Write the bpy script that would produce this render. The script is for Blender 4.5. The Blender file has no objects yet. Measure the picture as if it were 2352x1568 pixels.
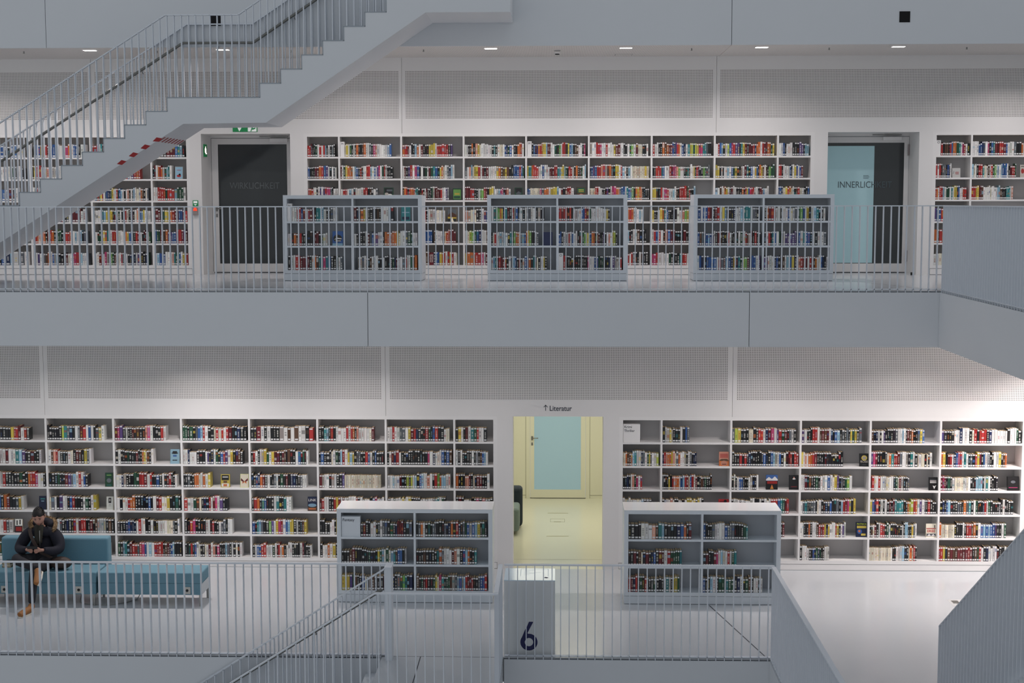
import bpy, math, random
from mathutils import Matrix, Vector
rnd = random.Random(7)
sc = bpy.context.scene
COL = sc.collection
R = math.radians

# ------------------------------------------------------------------ camera, world, light, exposure
CZ = 5.3586
cam_d = bpy.data.cameras.new('camera'); cam = bpy.data.objects.new('camera', cam_d); COL.objects.link(cam)
cam_d.sensor_width = 36.0; cam_d.lens = 3346.74/2352*36.0; cam_d.clip_end = 200
cam.matrix_world = (Matrix.Translation((0, 0, CZ)) @ Matrix.Rotation(R(1.7304), 4, 'Z')
                    @ Matrix.Rotation(R(90-5.4929), 4, 'X') @ Matrix.Rotation(R(-0.0828), 4, 'Z'))
sc.camera = cam
sc.view_settings.view_transform = 'Standard'; sc.view_settings.look = 'None'
sc.view_settings.exposure = 0.0; sc.view_settings.gamma = 1.0
try: sc.view_settings.use_curve_mapping = False
except Exception: pass
w = bpy.data.worlds.new('world'); sc.world = w; w.use_nodes = True
# soft surroundings: the lit galleries round the hall are brighter than the dusky glass roof overhead
_nt = w.node_tree; _tc = _nt.nodes.new('ShaderNodeTexCoord'); _sp = _nt.nodes.new('ShaderNodeSeparateXYZ'); _mr = _nt.nodes.new('ShaderNodeMapRange')
_mr.inputs['From Min'].default_value = 0.15; _mr.inputs['From Max'].default_value = 0.9
_mx = _nt.nodes.new('ShaderNodeMix'); _mx.data_type = 'RGBA'
_mx.inputs[6].default_value = (0.865, 0.90, 0.935, 1); _mx.inputs[7].default_value = (0.40, 0.45, 0.51, 1)
_nt.links.new(_tc.outputs['Generated'], _sp.inputs[0]); _nt.links.new(_sp.outputs[2], _mr.inputs[0]); _nt.links.new(_mr.outputs[0], _mx.inputs[0])
_nt.links.new(_mx.outputs[2], _nt.nodes['Background'].inputs[0])
w.node_tree.nodes['Background'].inputs[1].default_value = 0.545

def area(name, loc, rot, sx, sy, power, col, spread=180):
    l = bpy.data.lights.new(name, 'AREA'); l.shape = 'RECTANGLE'; l.size = sx; l.size_y = sy
    l.energy = power; l.color = col; l.spread = R(spread)
    o = bpy.data.objects.new(name, l); COL.objects.link(o); o.location = loc; o.rotation_euler = rot
    return o
# daylight from the glass roof of the hall
area('roof_daylight', (0, 11, 17), (0, 0, 0), 17, 17, 150, (0.86, 0.93, 1.0))

# ------------------------------------------------------------------ materials
def lin(c):
    return tuple((v/12.92 if v <= 0.04045 else ((v+0.055)/1.055)**2.4) for v in [x/255.0 for x in c])
def mat(name, rgb, rough=0.6, metal=0.0, emit=None, es=0.0, coat=0.0, noise=0.0, nscale=8.0):
    m = bpy.data.materials.new(name); m.use_nodes = True
    nt = m.node_tree; b = nt.nodes['Principled BSDF']
    c = lin(rgb) + (1,)
    b.inputs['Base Color'].default_value = c
    b.inputs['Roughness'].default_value = rough; b.inputs['Metallic'].default_value = metal
    if coat: b.inputs['Coat Weight'].default_value = coat; b.inputs['Coat Roughness'].default_value = 0.12
    if emit: b.inputs['Emission Color'].default_value = lin(emit)+(1,); b.inputs['Emission Strength'].default_value = es
    if noise:
        tc = nt.nodes.new('ShaderNodeTexCoord'); n = nt.nodes.new('ShaderNodeTexNoise'); n.inputs['Scale'].default_value = nscale
        n.inputs['Detail'].default_value = 4
        r = nt.nodes.new('ShaderNodeMapRange'); r.inputs[3].default_value = 1-noise; r.inputs[4].default_value = 1+noise
        mx = nt.nodes.new('ShaderNodeMix'); mx.data_type = 'RGBA'; mx.blend_type = 'MULTIPLY'; mx.inputs[0].default_value = 1
        mx.inputs[6].default_value = c
        nt.links.new(tc.outputs['Object'], n.inputs['Vector']); nt.links.new(n.outputs['Fac'], r.inputs[0])
        nt.links.new(r.outputs[0], mx.inputs[7]); nt.links.new(mx.outputs[2], b.inputs['Base Color'])
    return m
M = {}
M['wall'] = mat('white_wall_paint', (232, 230, 229), 0.65, noise=0.012, nscale=3)
M['fascia'] = mat('white_fascia_paint', (212, 215, 219), 0.55, noise=0.015, nscale=2)
M['ceil'] = mat('ceiling_board', (224, 220, 217), 0.7)
M['joint'] = mat('joint_shadow_gap', (70, 74, 80), 0.9)
M['floor'] = mat('polished_white_floor', (196, 199, 203), 0.2, noise=0.012, nscale=1.2)
M['shelf'] = mat('white_lacquered_board', (236, 234, 233), 0.4)
M['shelfb'] = mat('shelf_back_board', (190, 188, 188), 0.6)
M['low'] = mat('pale_grey_lacquer', (218, 224, 230), 0.35)
M['lowb'] = mat('pale_grey_back_board', (176, 180, 186), 0.6)
M['top'] = mat('glossy_brightened_top', (246, 246, 246), 0.16, coat=0.5)  # whiter than the carcass: lamplight on the tops put into the colour
M['rail'] = mat('rail_grey_white_paint', (214, 219, 226), 0.4)
M['hand'] = mat('handrail_brushed_steel', (120, 120, 116), 0.4, 0.5)
M['dark'] = mat('dark_rubber', (22, 22, 24), 0.6)
M['steel'] = mat('brushed_steel', (150, 150, 148), 0.35, 0.8)
M['glassd'] = mat('dark_door_glass', (52, 56, 58), 0.08)
M['glass_light'] = mat('painted_glass_light_teal', (168, 198, 204), 0.3, emit=(120, 160, 168), es=0.16)  # bright light in the dark door glass, painted as pale glowing teal
M['frost'] = mat('frosted_pane', (150, 178, 190), 0.35, emit=(130, 158, 172), es=0.35)  # daylight behind the frosted glass put in as a faint glow
M['text'] = mat('dark_blue_grey_lettering', (46, 54, 66), 0.6)
M['textg'] = mat('pale_grey_lettering', (104, 110, 112), 0.6)
M['navy'] = mat('navy_lettering', (16, 24, 84), 0.5)
M['green'] = mat('sign_green', (18, 128, 72), 0.5, emit=(18, 128, 72), es=0.15)
M['signw'] = mat('sign_white', (240, 244, 240), 0.5, emit=(240, 244, 240), es=0.2)
M['red'] = mat('warning_red', (150, 14, 18), 0.5)
M['redlamp'] = mat('red_lamp', (250, 60, 30), 0.4, emit=(255, 60, 30), es=1.2)
M['lamp'] = mat('lamp_diffuser', (255, 255, 255), 0.5, emit=(255, 250, 245), es=5.0)
M['sofa'] = mat('petrol_blue_upholstery', (102, 140, 156), 0.85, noise=0.06, nscale=60)
M['sofas'] = mat('sofa_side_panel', (190, 196, 200), 0.5)
M['socket'] = mat('socket_plate', (190, 188, 180), 0.5)
M['page'] = mat('book_pages', (226, 200, 162), 0.85)
M['sticker'] = mat('spine_sticker', (226, 226, 226), 0.45)
M['chairg'] = mat('grey_green_upholstery', (122, 138, 136), 0.85)
M['chaird'] = mat('dark_navy_upholstery', (44, 54, 66), 0.85)
M['jacket'] = mat('navy_parka_cloth', (24, 25, 38), 0.85, noise=0.15, nscale=20)
M['trouser'] = mat('dark_grey_trousers', (36, 36, 42), 0.85, noise=0.12, nscale=20)
M['skin'] = mat('skin', (186, 140, 122), 0.5)
M['hair'] = mat('dark_hair', (22, 18, 17), 0.6, noise=0.3, nscale=60)
M['fur'] = mat('brown_fur', (158, 132, 100), 0.9, noise=0.35, nscale=40)
M['shoe'] = mat('tan_leather', (150, 98, 48), 0.55, noise=0.1, nscale=30)
M['sole'] = mat('pale_sole', (214, 208, 196), 0.7)
M['bag'] = mat('brown_leather', (58, 44, 38), 0.6)
M['phone'] = mat('black_phone', (12, 12, 14), 0.2)
M['plate'] = mat('information_glass_plate', (206, 226, 238), 0.15)
def perf(name, base, hole, pitch, size, axis2):
    m = bpy.data.materials.new(name); m.use_nodes = True; nt = m.node_tree; b = nt.nodes['Principled BSDF']
    b.inputs['Roughness'].default_value = 0.7
    tc = nt.nodes.new('ShaderNodeTexCoord'); sp = nt.nodes.new('ShaderNodeSeparateXYZ'); nt.links.new(tc.outputs['Object'], sp.inputs[0])
    def near(sock):
        a = nt.nodes.new('ShaderNodeMath'); a.operation = 'PINGPONG'; a.inputs[1].default_value = pitch/2
        nt.links.new(sock, a.inputs[0])
        g = nt.nodes.new('ShaderNodeMath'); g.operation = 'LESS_THAN'; g.inputs[1].default_value = size/2
        nt.links.new(a.outputs[0], g.inputs[0]); return g.outputs[0]
    mu = nt.nodes.new('ShaderNodeMath'); mu.operation = 'MULTIPLY'
    nt.links.new(near(sp.outputs[0]), mu.inputs[0]); nt.links.new(near(sp.outputs[axis2]), mu.inputs[1])
    mx = nt.nodes.new('ShaderNodeMix'); mx.data_type = 'RGBA'
    mx.inputs[6].default_value = lin(base)+(1,); mx.inputs[7].default_value = lin(hole)+(1,)
    nt.links.new(mu.outputs[0], mx.inputs[0]); nt.links.new(mx.outputs[2], b.inputs['Base Color'])
    return m
M['perf'] = perf('perforated_board', (228, 225, 223), (104, 102, 102), 0.0252, 0.0125, 2)
M['perfc'] = perf('perforated_ceiling_board', (224, 220, 217), (150, 147, 145), 0.0252, 0.011, 1)
def attr_mat(name, rough):
    m = bpy.data.materials.new(name); m.use_nodes = True; nt = m.node_tree; b = nt.nodes['Principled BSDF']
    a = nt.nodes.new('ShaderNodeAttribute'); a.attribute_name = 'Col'
    nt.links.new(a.outputs['Color'], b.inputs['Base Color']); b.inputs['Roughness'].default_value = rough
    return m
M['cover'] = attr_mat('printed_book_cover', 0.32)

# ------------------------------------------------------------------ mesh helpers
class MB:
    def __init__(s): s.v = []; s.f = []; s.m = []; s.c = []
    def quad(s, p, mi=0, col=(1, 1, 1)):
        n = len(s.v); s.v += [tuple(q) for q in p]; s.f.append(tuple(range(n, n+len(p)))); s.m.append(mi); s.c.append(col)
    def box(s, x0, x1, y0, y1, z0, z1, mi=0, col=(1, 1, 1)):
        n = len(s.v)
        s.v += [(x0, y0, z0), (x1, y0, z0), (x1, y1, z0), (x0, y1, z0), (x0, y0, z1), (x1, y0, z1), (x1, y1, z1), (x0, y1, z1)]
        for f in ((0, 3, 2, 1), (4, 5, 6, 7), (0, 1, 5, 4), (1, 2, 6, 5), (2, 3, 7, 6), (3, 0, 4, 7)):
            s.f.append(tuple(n+i for i in f)); s.m.append(mi); s.c.append(col)
        return s
    def prism(s, pts, y0, y1, mi=0, col=(1, 1, 1), axis='Y'):
        """closed outline (counter-clockwise in x,z seen from -y) extruded along y; axis X swaps to (y,z) outline along x"""
        n = len(s.v); k = len(pts)
        if axis == 'Y': A = [(p[0], y0, p[1]) for p in pts]; B = [(p[0], y1, p[1]) for p in pts]
        elif axis == 'X': A = [(y0, p[0], p[1]) for p in pts]; B = [(y1, p[0], p[1]) for p in pts]
        else: A = [(p[0], p[1], y0) for p in pts]; B = [(p[0], p[1], y1) for p in pts]
        s.v += A+B
        s.f.append(tuple(range(n, n+k))); s.f.append(tuple(range(n+2*k-1, n+k-1, -1)))
        s.m += [mi, mi]; s.c += [col, col]
        for i in range(k):
            j = (i+1) % k
            s.f.append((n+j, n+i, n+k+i, n+k+j)); s.m.append(mi); s.c.append(col)
        return s
    def tube(s, pts, r, n=8, mi=0, caps=True):
        rings = []
        for i, p in enumerate(pts):
            p = Vector(p); a = Vector(pts[max(i-1, 0)]); b = Vector(pts[min(i+1, len(pts)-1)])
            d = (b-a).normalized(); up = Vector((0, 0, 1)) if abs(d.z) < 0.9 else Vector((1, 0, 0))
            u = d.cross(up).normalized(); v = u.cross(d).normalized(); rr = r[i] if isinstance(r, (list, tuple)) else r
            base = len(s.v); rings.append(base)
            for k in range(n):
                t = 2*math.pi*k/n; s.v.append(tuple(p+u*math.cos(t)*rr+v*math.sin(t)*rr))
        for i in range(len(rings)-1):
            for k in range(n):
                a, b = rings[i]+k, rings[i]+(k+1) % n; c, d = rings[i+1]+(k+1) % n, rings[i+1]+k
                s.f.append((a, b, c, d)); s.m.append(mi); s.c.append((1, 1, 1))
        if caps:
            s.f.append(tuple(rings[0]+k for k in range(n-1, -1, -1))); s.f.append(tuple(rings[-1]+k for k in range(n)))
            s.m += [mi, mi]; s.c += [(1, 1, 1)]*2
        return s
    def ball(s, c, r, nu=16, nv=10, mi=0, fn=None):
        n0 = len(s.v)
        for j in range(nv+1):
            th = math.pi*j/nv
            for i in range(nu):
                ph = 2*math.pi*i/nu; d = Vector((math.sin(th)*math.cos(ph), math.sin(th)*math.sin(ph), math.cos(th)))
                p = Vector((d.x*r[0], d.y*r[1], d.z*r[2]))
                if fn: p = fn(p, d)
                s.v.append((c[0]+p.x, c[1]+p.y, c[2]+p.z))
        for j in range(nv):
            for i in range(nu):
                s.f.append((n0+j*nu+i, n0+(j+1)*nu+i, n0+(j+1)*nu+(i+1) % nu, n0+j*nu+(i+1) % nu)); s.m.append(mi); s.c.append((1, 1, 1))
        return s
    def mesh(s, name, mats, origin=(0, 0, 0), smooth=False):
        me = bpy.data.meshes.new(name); ox, oy, oz = origin
        me.from_pydata([(x-ox, y-oy, z-oz) for x, y, z in s.v], [], s.f)
        for m in (mats if isinstance(mats, (list, tuple)) else [mats]): me.materials.append(m)
        me.polygons.foreach_set('material_index', s.m)
        if any(c != (1, 1, 1) for c in s.c):
            at = me.color_attributes.new('Col', 'FLOAT_COLOR', 'CORNER'); d = []
            for f, c in zip(s.f, s.c): d += (list(c)+[1.0])*len(f)
            at.data.foreach_set('color', d)
        if smooth: me.polygons.foreach_set('use_smooth', [True]*len(s.f))
        me.update(); return me
    def build(s, name, mats, parent=None, origin=None, smooth=False, bevel=0):
        if origin is None: origin = parent_origin(parent) if parent else (0, 0, 0)
        o = bpy.data.objects.new(name, s.mesh(name, mats, origin, smooth)); COL.objects.link(o)
        if parent: o.parent = parent; po = parent_origin(parent); o.location = tuple(a-b for a, b in zip(origin, po))
        else: o.location = origin
        if bevel:
            b = o.modifiers.new('bevel', 'BEVEL'); b.width = bevel; b.segments = 3; b.limit_method = 'ANGLE'
        return o
def parent_origin(o):
    v = Vector((0, 0, 0))
    while o: v += o.location; o = o.parent
    return tuple(v)
def tag(o, label=None, cat=None, group=None, kind=None):
    if label: o['label'] = label
    if cat: o['category'] = cat
    if group: o['group'] = group
    if kind: o['kind'] = kind
    return o
def thing(name, loc, label, cat, group=None):
    o = bpy.data.objects.new(name, None); COL.objects.link(o); o.location = loc; o.empty_display_size = 0.1
    return tag(o, label, cat, group)
def struct(name, mb, m, label=None):
    o = mb.build(name, m); tag(o, label, 'structure', kind='structure'); return o
def text_mesh(body, size, m, name, parent, loc, align='LEFT', sx=1.0, depth=0.001, rot=(math.pi/2, 0, 0), spacing=1.0, thick=0.0):
    c = bpy.data.curves.new(name, 'FONT'); c.body = body; c.size = size; c.align_x = align; c.extrude = depth; c.space_character = spacing
    c.offset = thick
    t = bpy.data.objects.new(name+'_curve', c); COL.objects.link(t)
    dg = bpy.context.evaluated_depsgraph_get(); me = bpy.data.meshes.new_from_object(t.evaluated_get(dg))
    bpy.data.objects.remove(t); bpy.data.curves.remove(c)
    me.materials.clear(); me.materials.append(m)
    o = bpy.data.objects.new(name, me); COL.objects.link(o)
    if parent: o.parent = parent; p = parent_origin(parent); loc = tuple(a-b for a, b in zip(loc, p))
    o.location = loc; o.rotation_euler = rot; o.scale = (sx, 1, 1)
    return o

# ------------------------------------------------------------------ key dimensions (metres)
ZU = 4.182                    # upper gallery floor; the lower gallery floor is z = 0
YWU, YWL = 23.451, 20.931     # bookcase walls
YRU, YRL = 19.287, 16.774     # gallery edges with railings
YA = 21.80                    # edge of the gallery above
ZC = 7.637                    # ceiling under the gallery above
ZFB = 3.436                   # underside of the upper gallery slab
XVU, XVL = 5.063, 2.541       # side edges of the void
G = 0.004

# ------------------------------------------------------------------ structure: floors, slabs, fascias
m = MB()
m.box(-13, 8.2, YRL, YWL, -0.30, 0); m.box(XVL, 8.2, 6, YRL, -0.30, 0)
m.box(-2.05, -0.62, 15.47, YRL-0.012, -0.30, 0.0)
struct('floor_lower_gallery', m, M['floor'], 'glossy pale floor of the lower gallery')
m = MB().box(-13, 12, YRU, YWU+.72, ZFB+0.05, ZU).box(XVU, 12, 6, YRU, ZFB+0.05, ZU)
struct('floor_upper_gallery', m, M['floor'], 'glossy pale floor of the upper gallery')
m = MB().box(-13, 14, YA, 26, ZC+0.05, 8.364)
struct('floor_top_gallery', m, M['floor'], 'floor slab of the gallery above')
def fascia_x(name, y, z0, z1, cuts, lab, t=0.03):
    m = MB()
    for a, b in zip(cuts[:-1], cuts[1:]): m.box(a+G, b-G, y-t, y, z0, z1)
    o = struct(name, m, M['fascia'], lab)
    MB().box(cuts[0], cuts[-1], y-0.004, y+0.02, z0+0.01, z1+0.008).build('joint_backing', M['joint'], o)
fascia_x('trim_1', YRU, ZFB, ZU-0.022, [-13, -7.55, -2.50, 2.552, XVU], 'pale blue grey fascia of the upper gallery edge')
fascia_x('trim_2', YA, ZC, 8.36, [-13, -7.58, -2.49, 2.569, 7.58, 14], 'pale blue grey fascia of the gallery above')
fascia_x('trim_3', YRL, -0.75, -0.022, [-13, -7.5, -2.06], 'lower gallery edge fascia left of the landing')
fascia_x('trim_4', YRL, -0.75, -0.022, [-0.61, XVL], 'lower gallery edge fascia right of the landing')
def fascia_y(name, x, z0, z1, cuts, lab, t=0.03):
    m = MB()
    for a, b in zip(cuts[:-1], cuts[1:]): m.box(x-t, x, a+G, b-G, z0, z1)
    o = struct(name, m, M['fascia'], lab)
    MB().box(x-0.004, x+0.02, cuts[0], cuts[-1], z0+0.01, z1+0.008).build('joint_backing', M['joint'], o)
fascia_y('trim_5', XVU, ZFB, ZU-0.022, [6, 9.3, 14.3, YRU-0.03], 'side fascia of the upper gallery at right')
fascia_y('trim_6', XVL, -0.75, -0.022, [6, 11.7, YRL-0.03], 'side fascia of the lower gallery at right')
# thin dark joints laid in the floors
m = MB().box(-13, XVU, YRU-0.031, YRU-0.001, ZU-0.014, ZU-0.006)
m2 = MB().prism([(2.04, 19.05), (2.055, 19.05), (2.50, 16.80), (2.485, 16.80)], 0.0005, 0.0012, axis='Z')
struct('trim_7', m2, M['joint'], 'dark joint line across the lower floor')
m = MB().box(-2.05, -0.62, YRL-0.012, YRL-0.002, -0.01, 0.0006); m.box(-1.60, -1.588, 15.5, YRL-0.01, 0.0002, 0.0008)
struct('trim_8', m, M['joint'], 'dark joints of the stair landing floor')
m = MB(); y = 23.4
m.prism([(4.0, 22.9), (4.0, 22.908), (5.05, 19.31), (5.045, 19.3)], ZU+0.0005, ZU+0.001, axis='Z')
m.box(4.2, 5.7, 23.442, 23.45, ZU+0.0004, ZU+0.001)
struct('trim_9', m, M['joint'], 'fine joints in the upper floor')

# ceilings
m = MB().box(-13, 2.573-G, YA, YWU, ZC, ZC+0.05).box(2.573+G, 14, YA, YWU, ZC, ZC+0.05)
struct('ceiling_upper', m, M['perfc'], 'perforated ceiling under the gallery above')
m = MB()
for a, b in ((-13, -7.48), (-7.48, -2.48), (-2.48, 2.55), (2.55, 12)): m.box(a+G, b-G, YRU, YWL+0.6, ZFB, ZFB+0.05)
m.box(XVU, 12, 6, YRU, ZFB, ZFB+0.05)
struct('ceiling_lower', m, M['ceil'], 'ceiling under the upper gallery')

# bookcase walls, with recesses for the bookcases and doors
def wall_band(m, y, z0, z1, cuts, t):
    for a, b in zip(cuts[:-1], cuts[1:]): m.box(a+.0022, b-.0022, y, y+t, z0, z1)
ZT = 6.442
m = MB(); wall_band(m, YWU, ZT, ZC, [-13, -7.462, -2.463, 2.541, 7.55, 14], 0.7)
for a, b in ((-5.891, -5.705), (-4.265, -4.049), (4.099, 4.310), (5.748, 5.964)): m.box(a, b, YWU, YWU+0.70, ZU, ZT)
struct('wall_back_upper', m, M['wall'], 'white upper wall above and between the bookcases')
m = MB().box(-13, 14, YWU+0.73, YWU+0.76, ZU-0.3, ZC+0.3); m.box(-13, 14, YWU+0.02, YWU+0.7, ZT+0.02, ZT+0.03)
m.box(-5.8, -5.78, YWU+0.3, YWU+0.31, ZU, ZU+0.01)
struct('wall_back_upper_core', m, M['joint'], 'dark core behind the upper wall boards')
ZTL = 2.253
m = MB(); wall_band(m, YWL, ZTL, ZFB, [-13, -7.481, -2.471, 2.549, 7.6], 0.40)
m.box(-0.851, -0.621, YWL, YWL+0.40, 0, ZTL); m.box(0.691, 0.919, YWL, YWL+0.40, 0, ZTL); m.box(6.765, 7.6, YWL, YWL+0.4, 0, ZTL)
struct('wall_back_lower', m, M['wall'], 'white lower wall above and between the bookcases')
m = MB().box(-13, -0.9, YWL+0.42, YWL+0.45, 0, ZFB).box(0.95, 8, YWL+0.42, YWL+0.45, 0, ZFB)
struct('wall_back_lower_core', m, M['joint'], 'dark core behind the lower wall boards')
struct('wall_right_lower', MB().box(7.6, 7.8, 6, YWL+0.4, 0, ZFB), M['wall'], 'white side wall of the lower gallery')
struct('wall_right_upper', MB().box(10.1, 10.3, 6, YWU, ZU, ZC+1), M['wall'], 'white side wall of the upper gallery')
# perforated acoustic fields in the wall boards
k = 10
for (a, b, y, z0, z1, nm) in ((-12.4, -7.52, YWU, 6.672, 7.432, 'upper'), (-7.40, -2.52, YWU, 6.672, 7.432, 'upper'), (-2.405, 2.49, YWU, 6.672, 7.432, 'upper'), (2.595, 7.49, YWU, 6.672, 7.432, 'upper'),
                              (-12.4, -7.54, YWL, 2.499, 3.38, 'lower'), (-7.42, -2.53, YWL, 2.499, 3.38, 'lower'), (-2.41, 2.49, YWL, 2.499, 3.38, 'lower'), (2.61, 7.5, YWL, 2.499, 3.38, 'lower')):
    n = round((b-a)/0.0252); b = a+n*0.0252
    o = MB().box(a, b, y-0.002, y+0.01, z0, z1).build('trim_%d' % k, M['perf'], origin=(a+0.0126, y, z0+0.0126)); k += 1
    tag(o, 'perforated acoustic field in the %s wall' % nm, 'structure', kind='structure')

# ------------------------------------------------------------------ colour letters for book covers
PAL = {'k': (30, 30, 33), 'w': (228, 226, 222), 'c': (232, 222, 196), 'r': (196, 40, 38), 'd': (112, 26, 34), 'o': (226, 112, 44),
       'y': (224, 196, 60), 'g': (120, 184, 80), 'G': (34, 84, 58), 'b': (44, 92, 168), 'B': (26, 40, 84), 'l': (142, 190, 216),
       't': (40, 138, 142), 'n': (98, 62, 42), 'p': (206, 54, 112), 'v': (92, 66, 130), 's': (176, 178, 180), 'S': (96, 102, 110),
       'L': (196, 214, 70), 'm': (232, 150, 124), 'x': (176, 168, 158)}
CN = {'k': 'black', 'w': 'white', 'c': 'cream', 'r': 'red', 'd': 'dark red', 'o': 'orange', 'y': 'yellow', 'g': 'light green',
      'G': 'dark green', 'b': 'blue', 'B': 'navy', 'l': 'pale blue', 't': 'teal', 'n': 'brown', 'p': 'pink', 'v': 'purple',
      's': 'silver grey', 'S': 'slate grey', 'L': 'lime', 'm': 'salmon', 'x': 'beige'}
def bcol(ch):
    r, g, b = PAL[ch]; j = rnd.uniform(-14, 14); q = rnd.uniform(0.88, 1.1)
    a = (r+g+b)/3; r, g, b = (a+(v-a)*.80 for v in (r, g, b)); q *= .95
    return lin(tuple(max(4, min(250, v*q+j*rnd.uniform(0.4, 1))) for v in (r, g, b)))
def book_geo(cov, pg, st, x, y, z, w, h, d, ch, mi=(0, 0, 0), plain=False):
    """a standing book, spine towards -y; cover, page block and sticker may go to different builders"""
    c = bcol(ch); e = 0.005; t = min(0.0022, w*0.12)
    x0, x1 = x+0.0004, x+w-0.0004
    P = cov.quad
    P([(x0+e*.4, y, z), (x1-e*.4, y, z), (x1-e*.4, y, z+h-e), (x0+e*.4, y, z+h-e)], mi[0], c)          # spine
    P([(x0+e*.4, y, z+h-e), (x1-e*.4, y, z+h-e), (x1-e*.4, y+e, z+h), (x0+e*.4, y+e, z+h)], mi[0], c)  # bevelled spine head
    P([(x0, y+e*.6, z), (x0+e*.4, y, z), (x0+e*.4, y, z+h-e), (x0, y+e*.6, z+h-e)], mi[0], c)
    P([(x1-e*.4, y, z), (x1, y+e*.6, z), (x1, y+e*.6, z+h-e), (x1-e*.4, y, z+h-e)], mi[0], c)
    P([(x0, y+d, z), (x0, y+e*.6, z), (x0, y+e*.6, z+h), (x0, y+d, z+h)], mi[0], c)
    P([(x1, y+e*.6, z), (x1, y+d, z), (x1, y+d, z+h), (x1, y+e*.6, z+h)], mi[0], c)
    P([(x0, y+e, z+h), (x0+t, y+e, z+h), (x0+t, y+d, z+h), (x0, y+d, z+h)], mi[0], c)
    P([(x1-t, y+e, z+h), (x1, y+e, z+h), (x1, y+d, z+h), (x1-t, y+d, z+h)], mi[0], c)
    P([(x0+t, y+e, z+h), (x1-t, y+e, z+h), (x1-t, y+e+.004, z+h), (x0+t, y+e+.004, z+h)], mi[0], c)
    pg.box(x0+t, x1-t, y+e+.004, y+d-.004, z+.003, z+h-.004, mi[1], (0.9, 0.9, 0.9))
    if not plain:
        lum = sum(c)/3; q = rnd.random(); f = 0.0004
        con = lin((225, 222, 214)) if lum < 0.25 else lin(rnd.choice([(30, 30, 40), (150, 30, 30), (40, 60, 110), (60, 60, 60)]))
        if rnd.random() < 0.2: con = bcol(rnd.choice('royblw'))
        if q < 0.62:
            a, b = rnd.uniform(.22, .4), rnd.uniform(.6, .86); wd = rnd.uniform(.14, .26); n = rnd.randint(2, 5)
            for i in range(n):      # broken strip of lettering down the spine
                z0 = z+h*(a+(b-a)*i/n); z1 = z0+h*(b-a)/n*rnd.uniform(.45, .9)
                P([(x+w*(.5-wd), y-f, z0), (x+w*(.5+wd), y-f, z0), (x+w*(.5+wd), y-f, z1), (x+w*(.5-wd), y-f, z1)], mi[0], tuple(.55*p+.45*r_ for p, r_ in zip(con, c)))
        elif q < 0.82:
            a = rnd.uniform(.3, .7); b = a+rnd.uniform(.1, .28)
            c2 = bcol(rnd.choice('wkrbycnlto'))
            P([(x+w*.08, y-f, z+h*a), (x+w*.92, y-f, z+h*a), (x+w*.92, y-f, z+h*b), (x+w*.08, y-f, z+h*b)], mi[0], tuple(.6*p+.4*r_ for p, r_ in zip(c2, c)))
        if ch != 'c' or rnd.random() < .3:
            g = 0.0008; s0, s1 = .012, .033
            st.quad([(x+w*.12, y-g, z+s0), (x+w*.88, y-g, z+s0), (x+w*.88, y-g, z+s1), (x+w*.12, y-g, z+s1)], mi[2], (.8, .8, .8))
            if rnd.random() < .88: st.quad([(x+w*.12, y-g, z+h-.024), (x+w*.88, y-g, z+h-.024), (x+w*.88, y-g, z+h-.0055), (x+w*.12, y-g, z+h-.0055)], mi[2], (.8, .8, .8))
ORD = ['first', 'second', 'third', 'fourth', 'fifth', 'sixth', 'seventh', 'eighth', 'ninth', 'tenth', 'eleventh', 'twelfth', 'thirteenth',
       'fourteenth', 'fifteenth', 'sixteenth', 'seventeenth', 'eighteenth', 'nineteenth', 'twentieth', 'twenty-first', 'twenty-second',
       'twenty-third', 'twenty-fourth', 'twenty-fifth', 'twenty-sixth', 'twenty-seventh', 'twenty-eighth', 'twenty-ninth', 'thirtieth',
       'thirty-first', 'thirty-second']
STUFF = MB(); NIND = [0]
SPECIAL = {'T': ('w', 'TERROR', (190, 40, 40), 'white book with red word TERROR running up its spine'),
           'W': ('d', 'WOLFE', (225, 215, 210), 'dark red book with WOLFE up its spine, left one of the pair'),
           'V': ('d', 'WOLFE', (225, 215, 210), 'dark red book with WOLFE up its spine, right one of the pair')}
PAGEC = M['page']
COMP = {}        # (case,row,col) -> x0, x1, z, yfront
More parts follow.
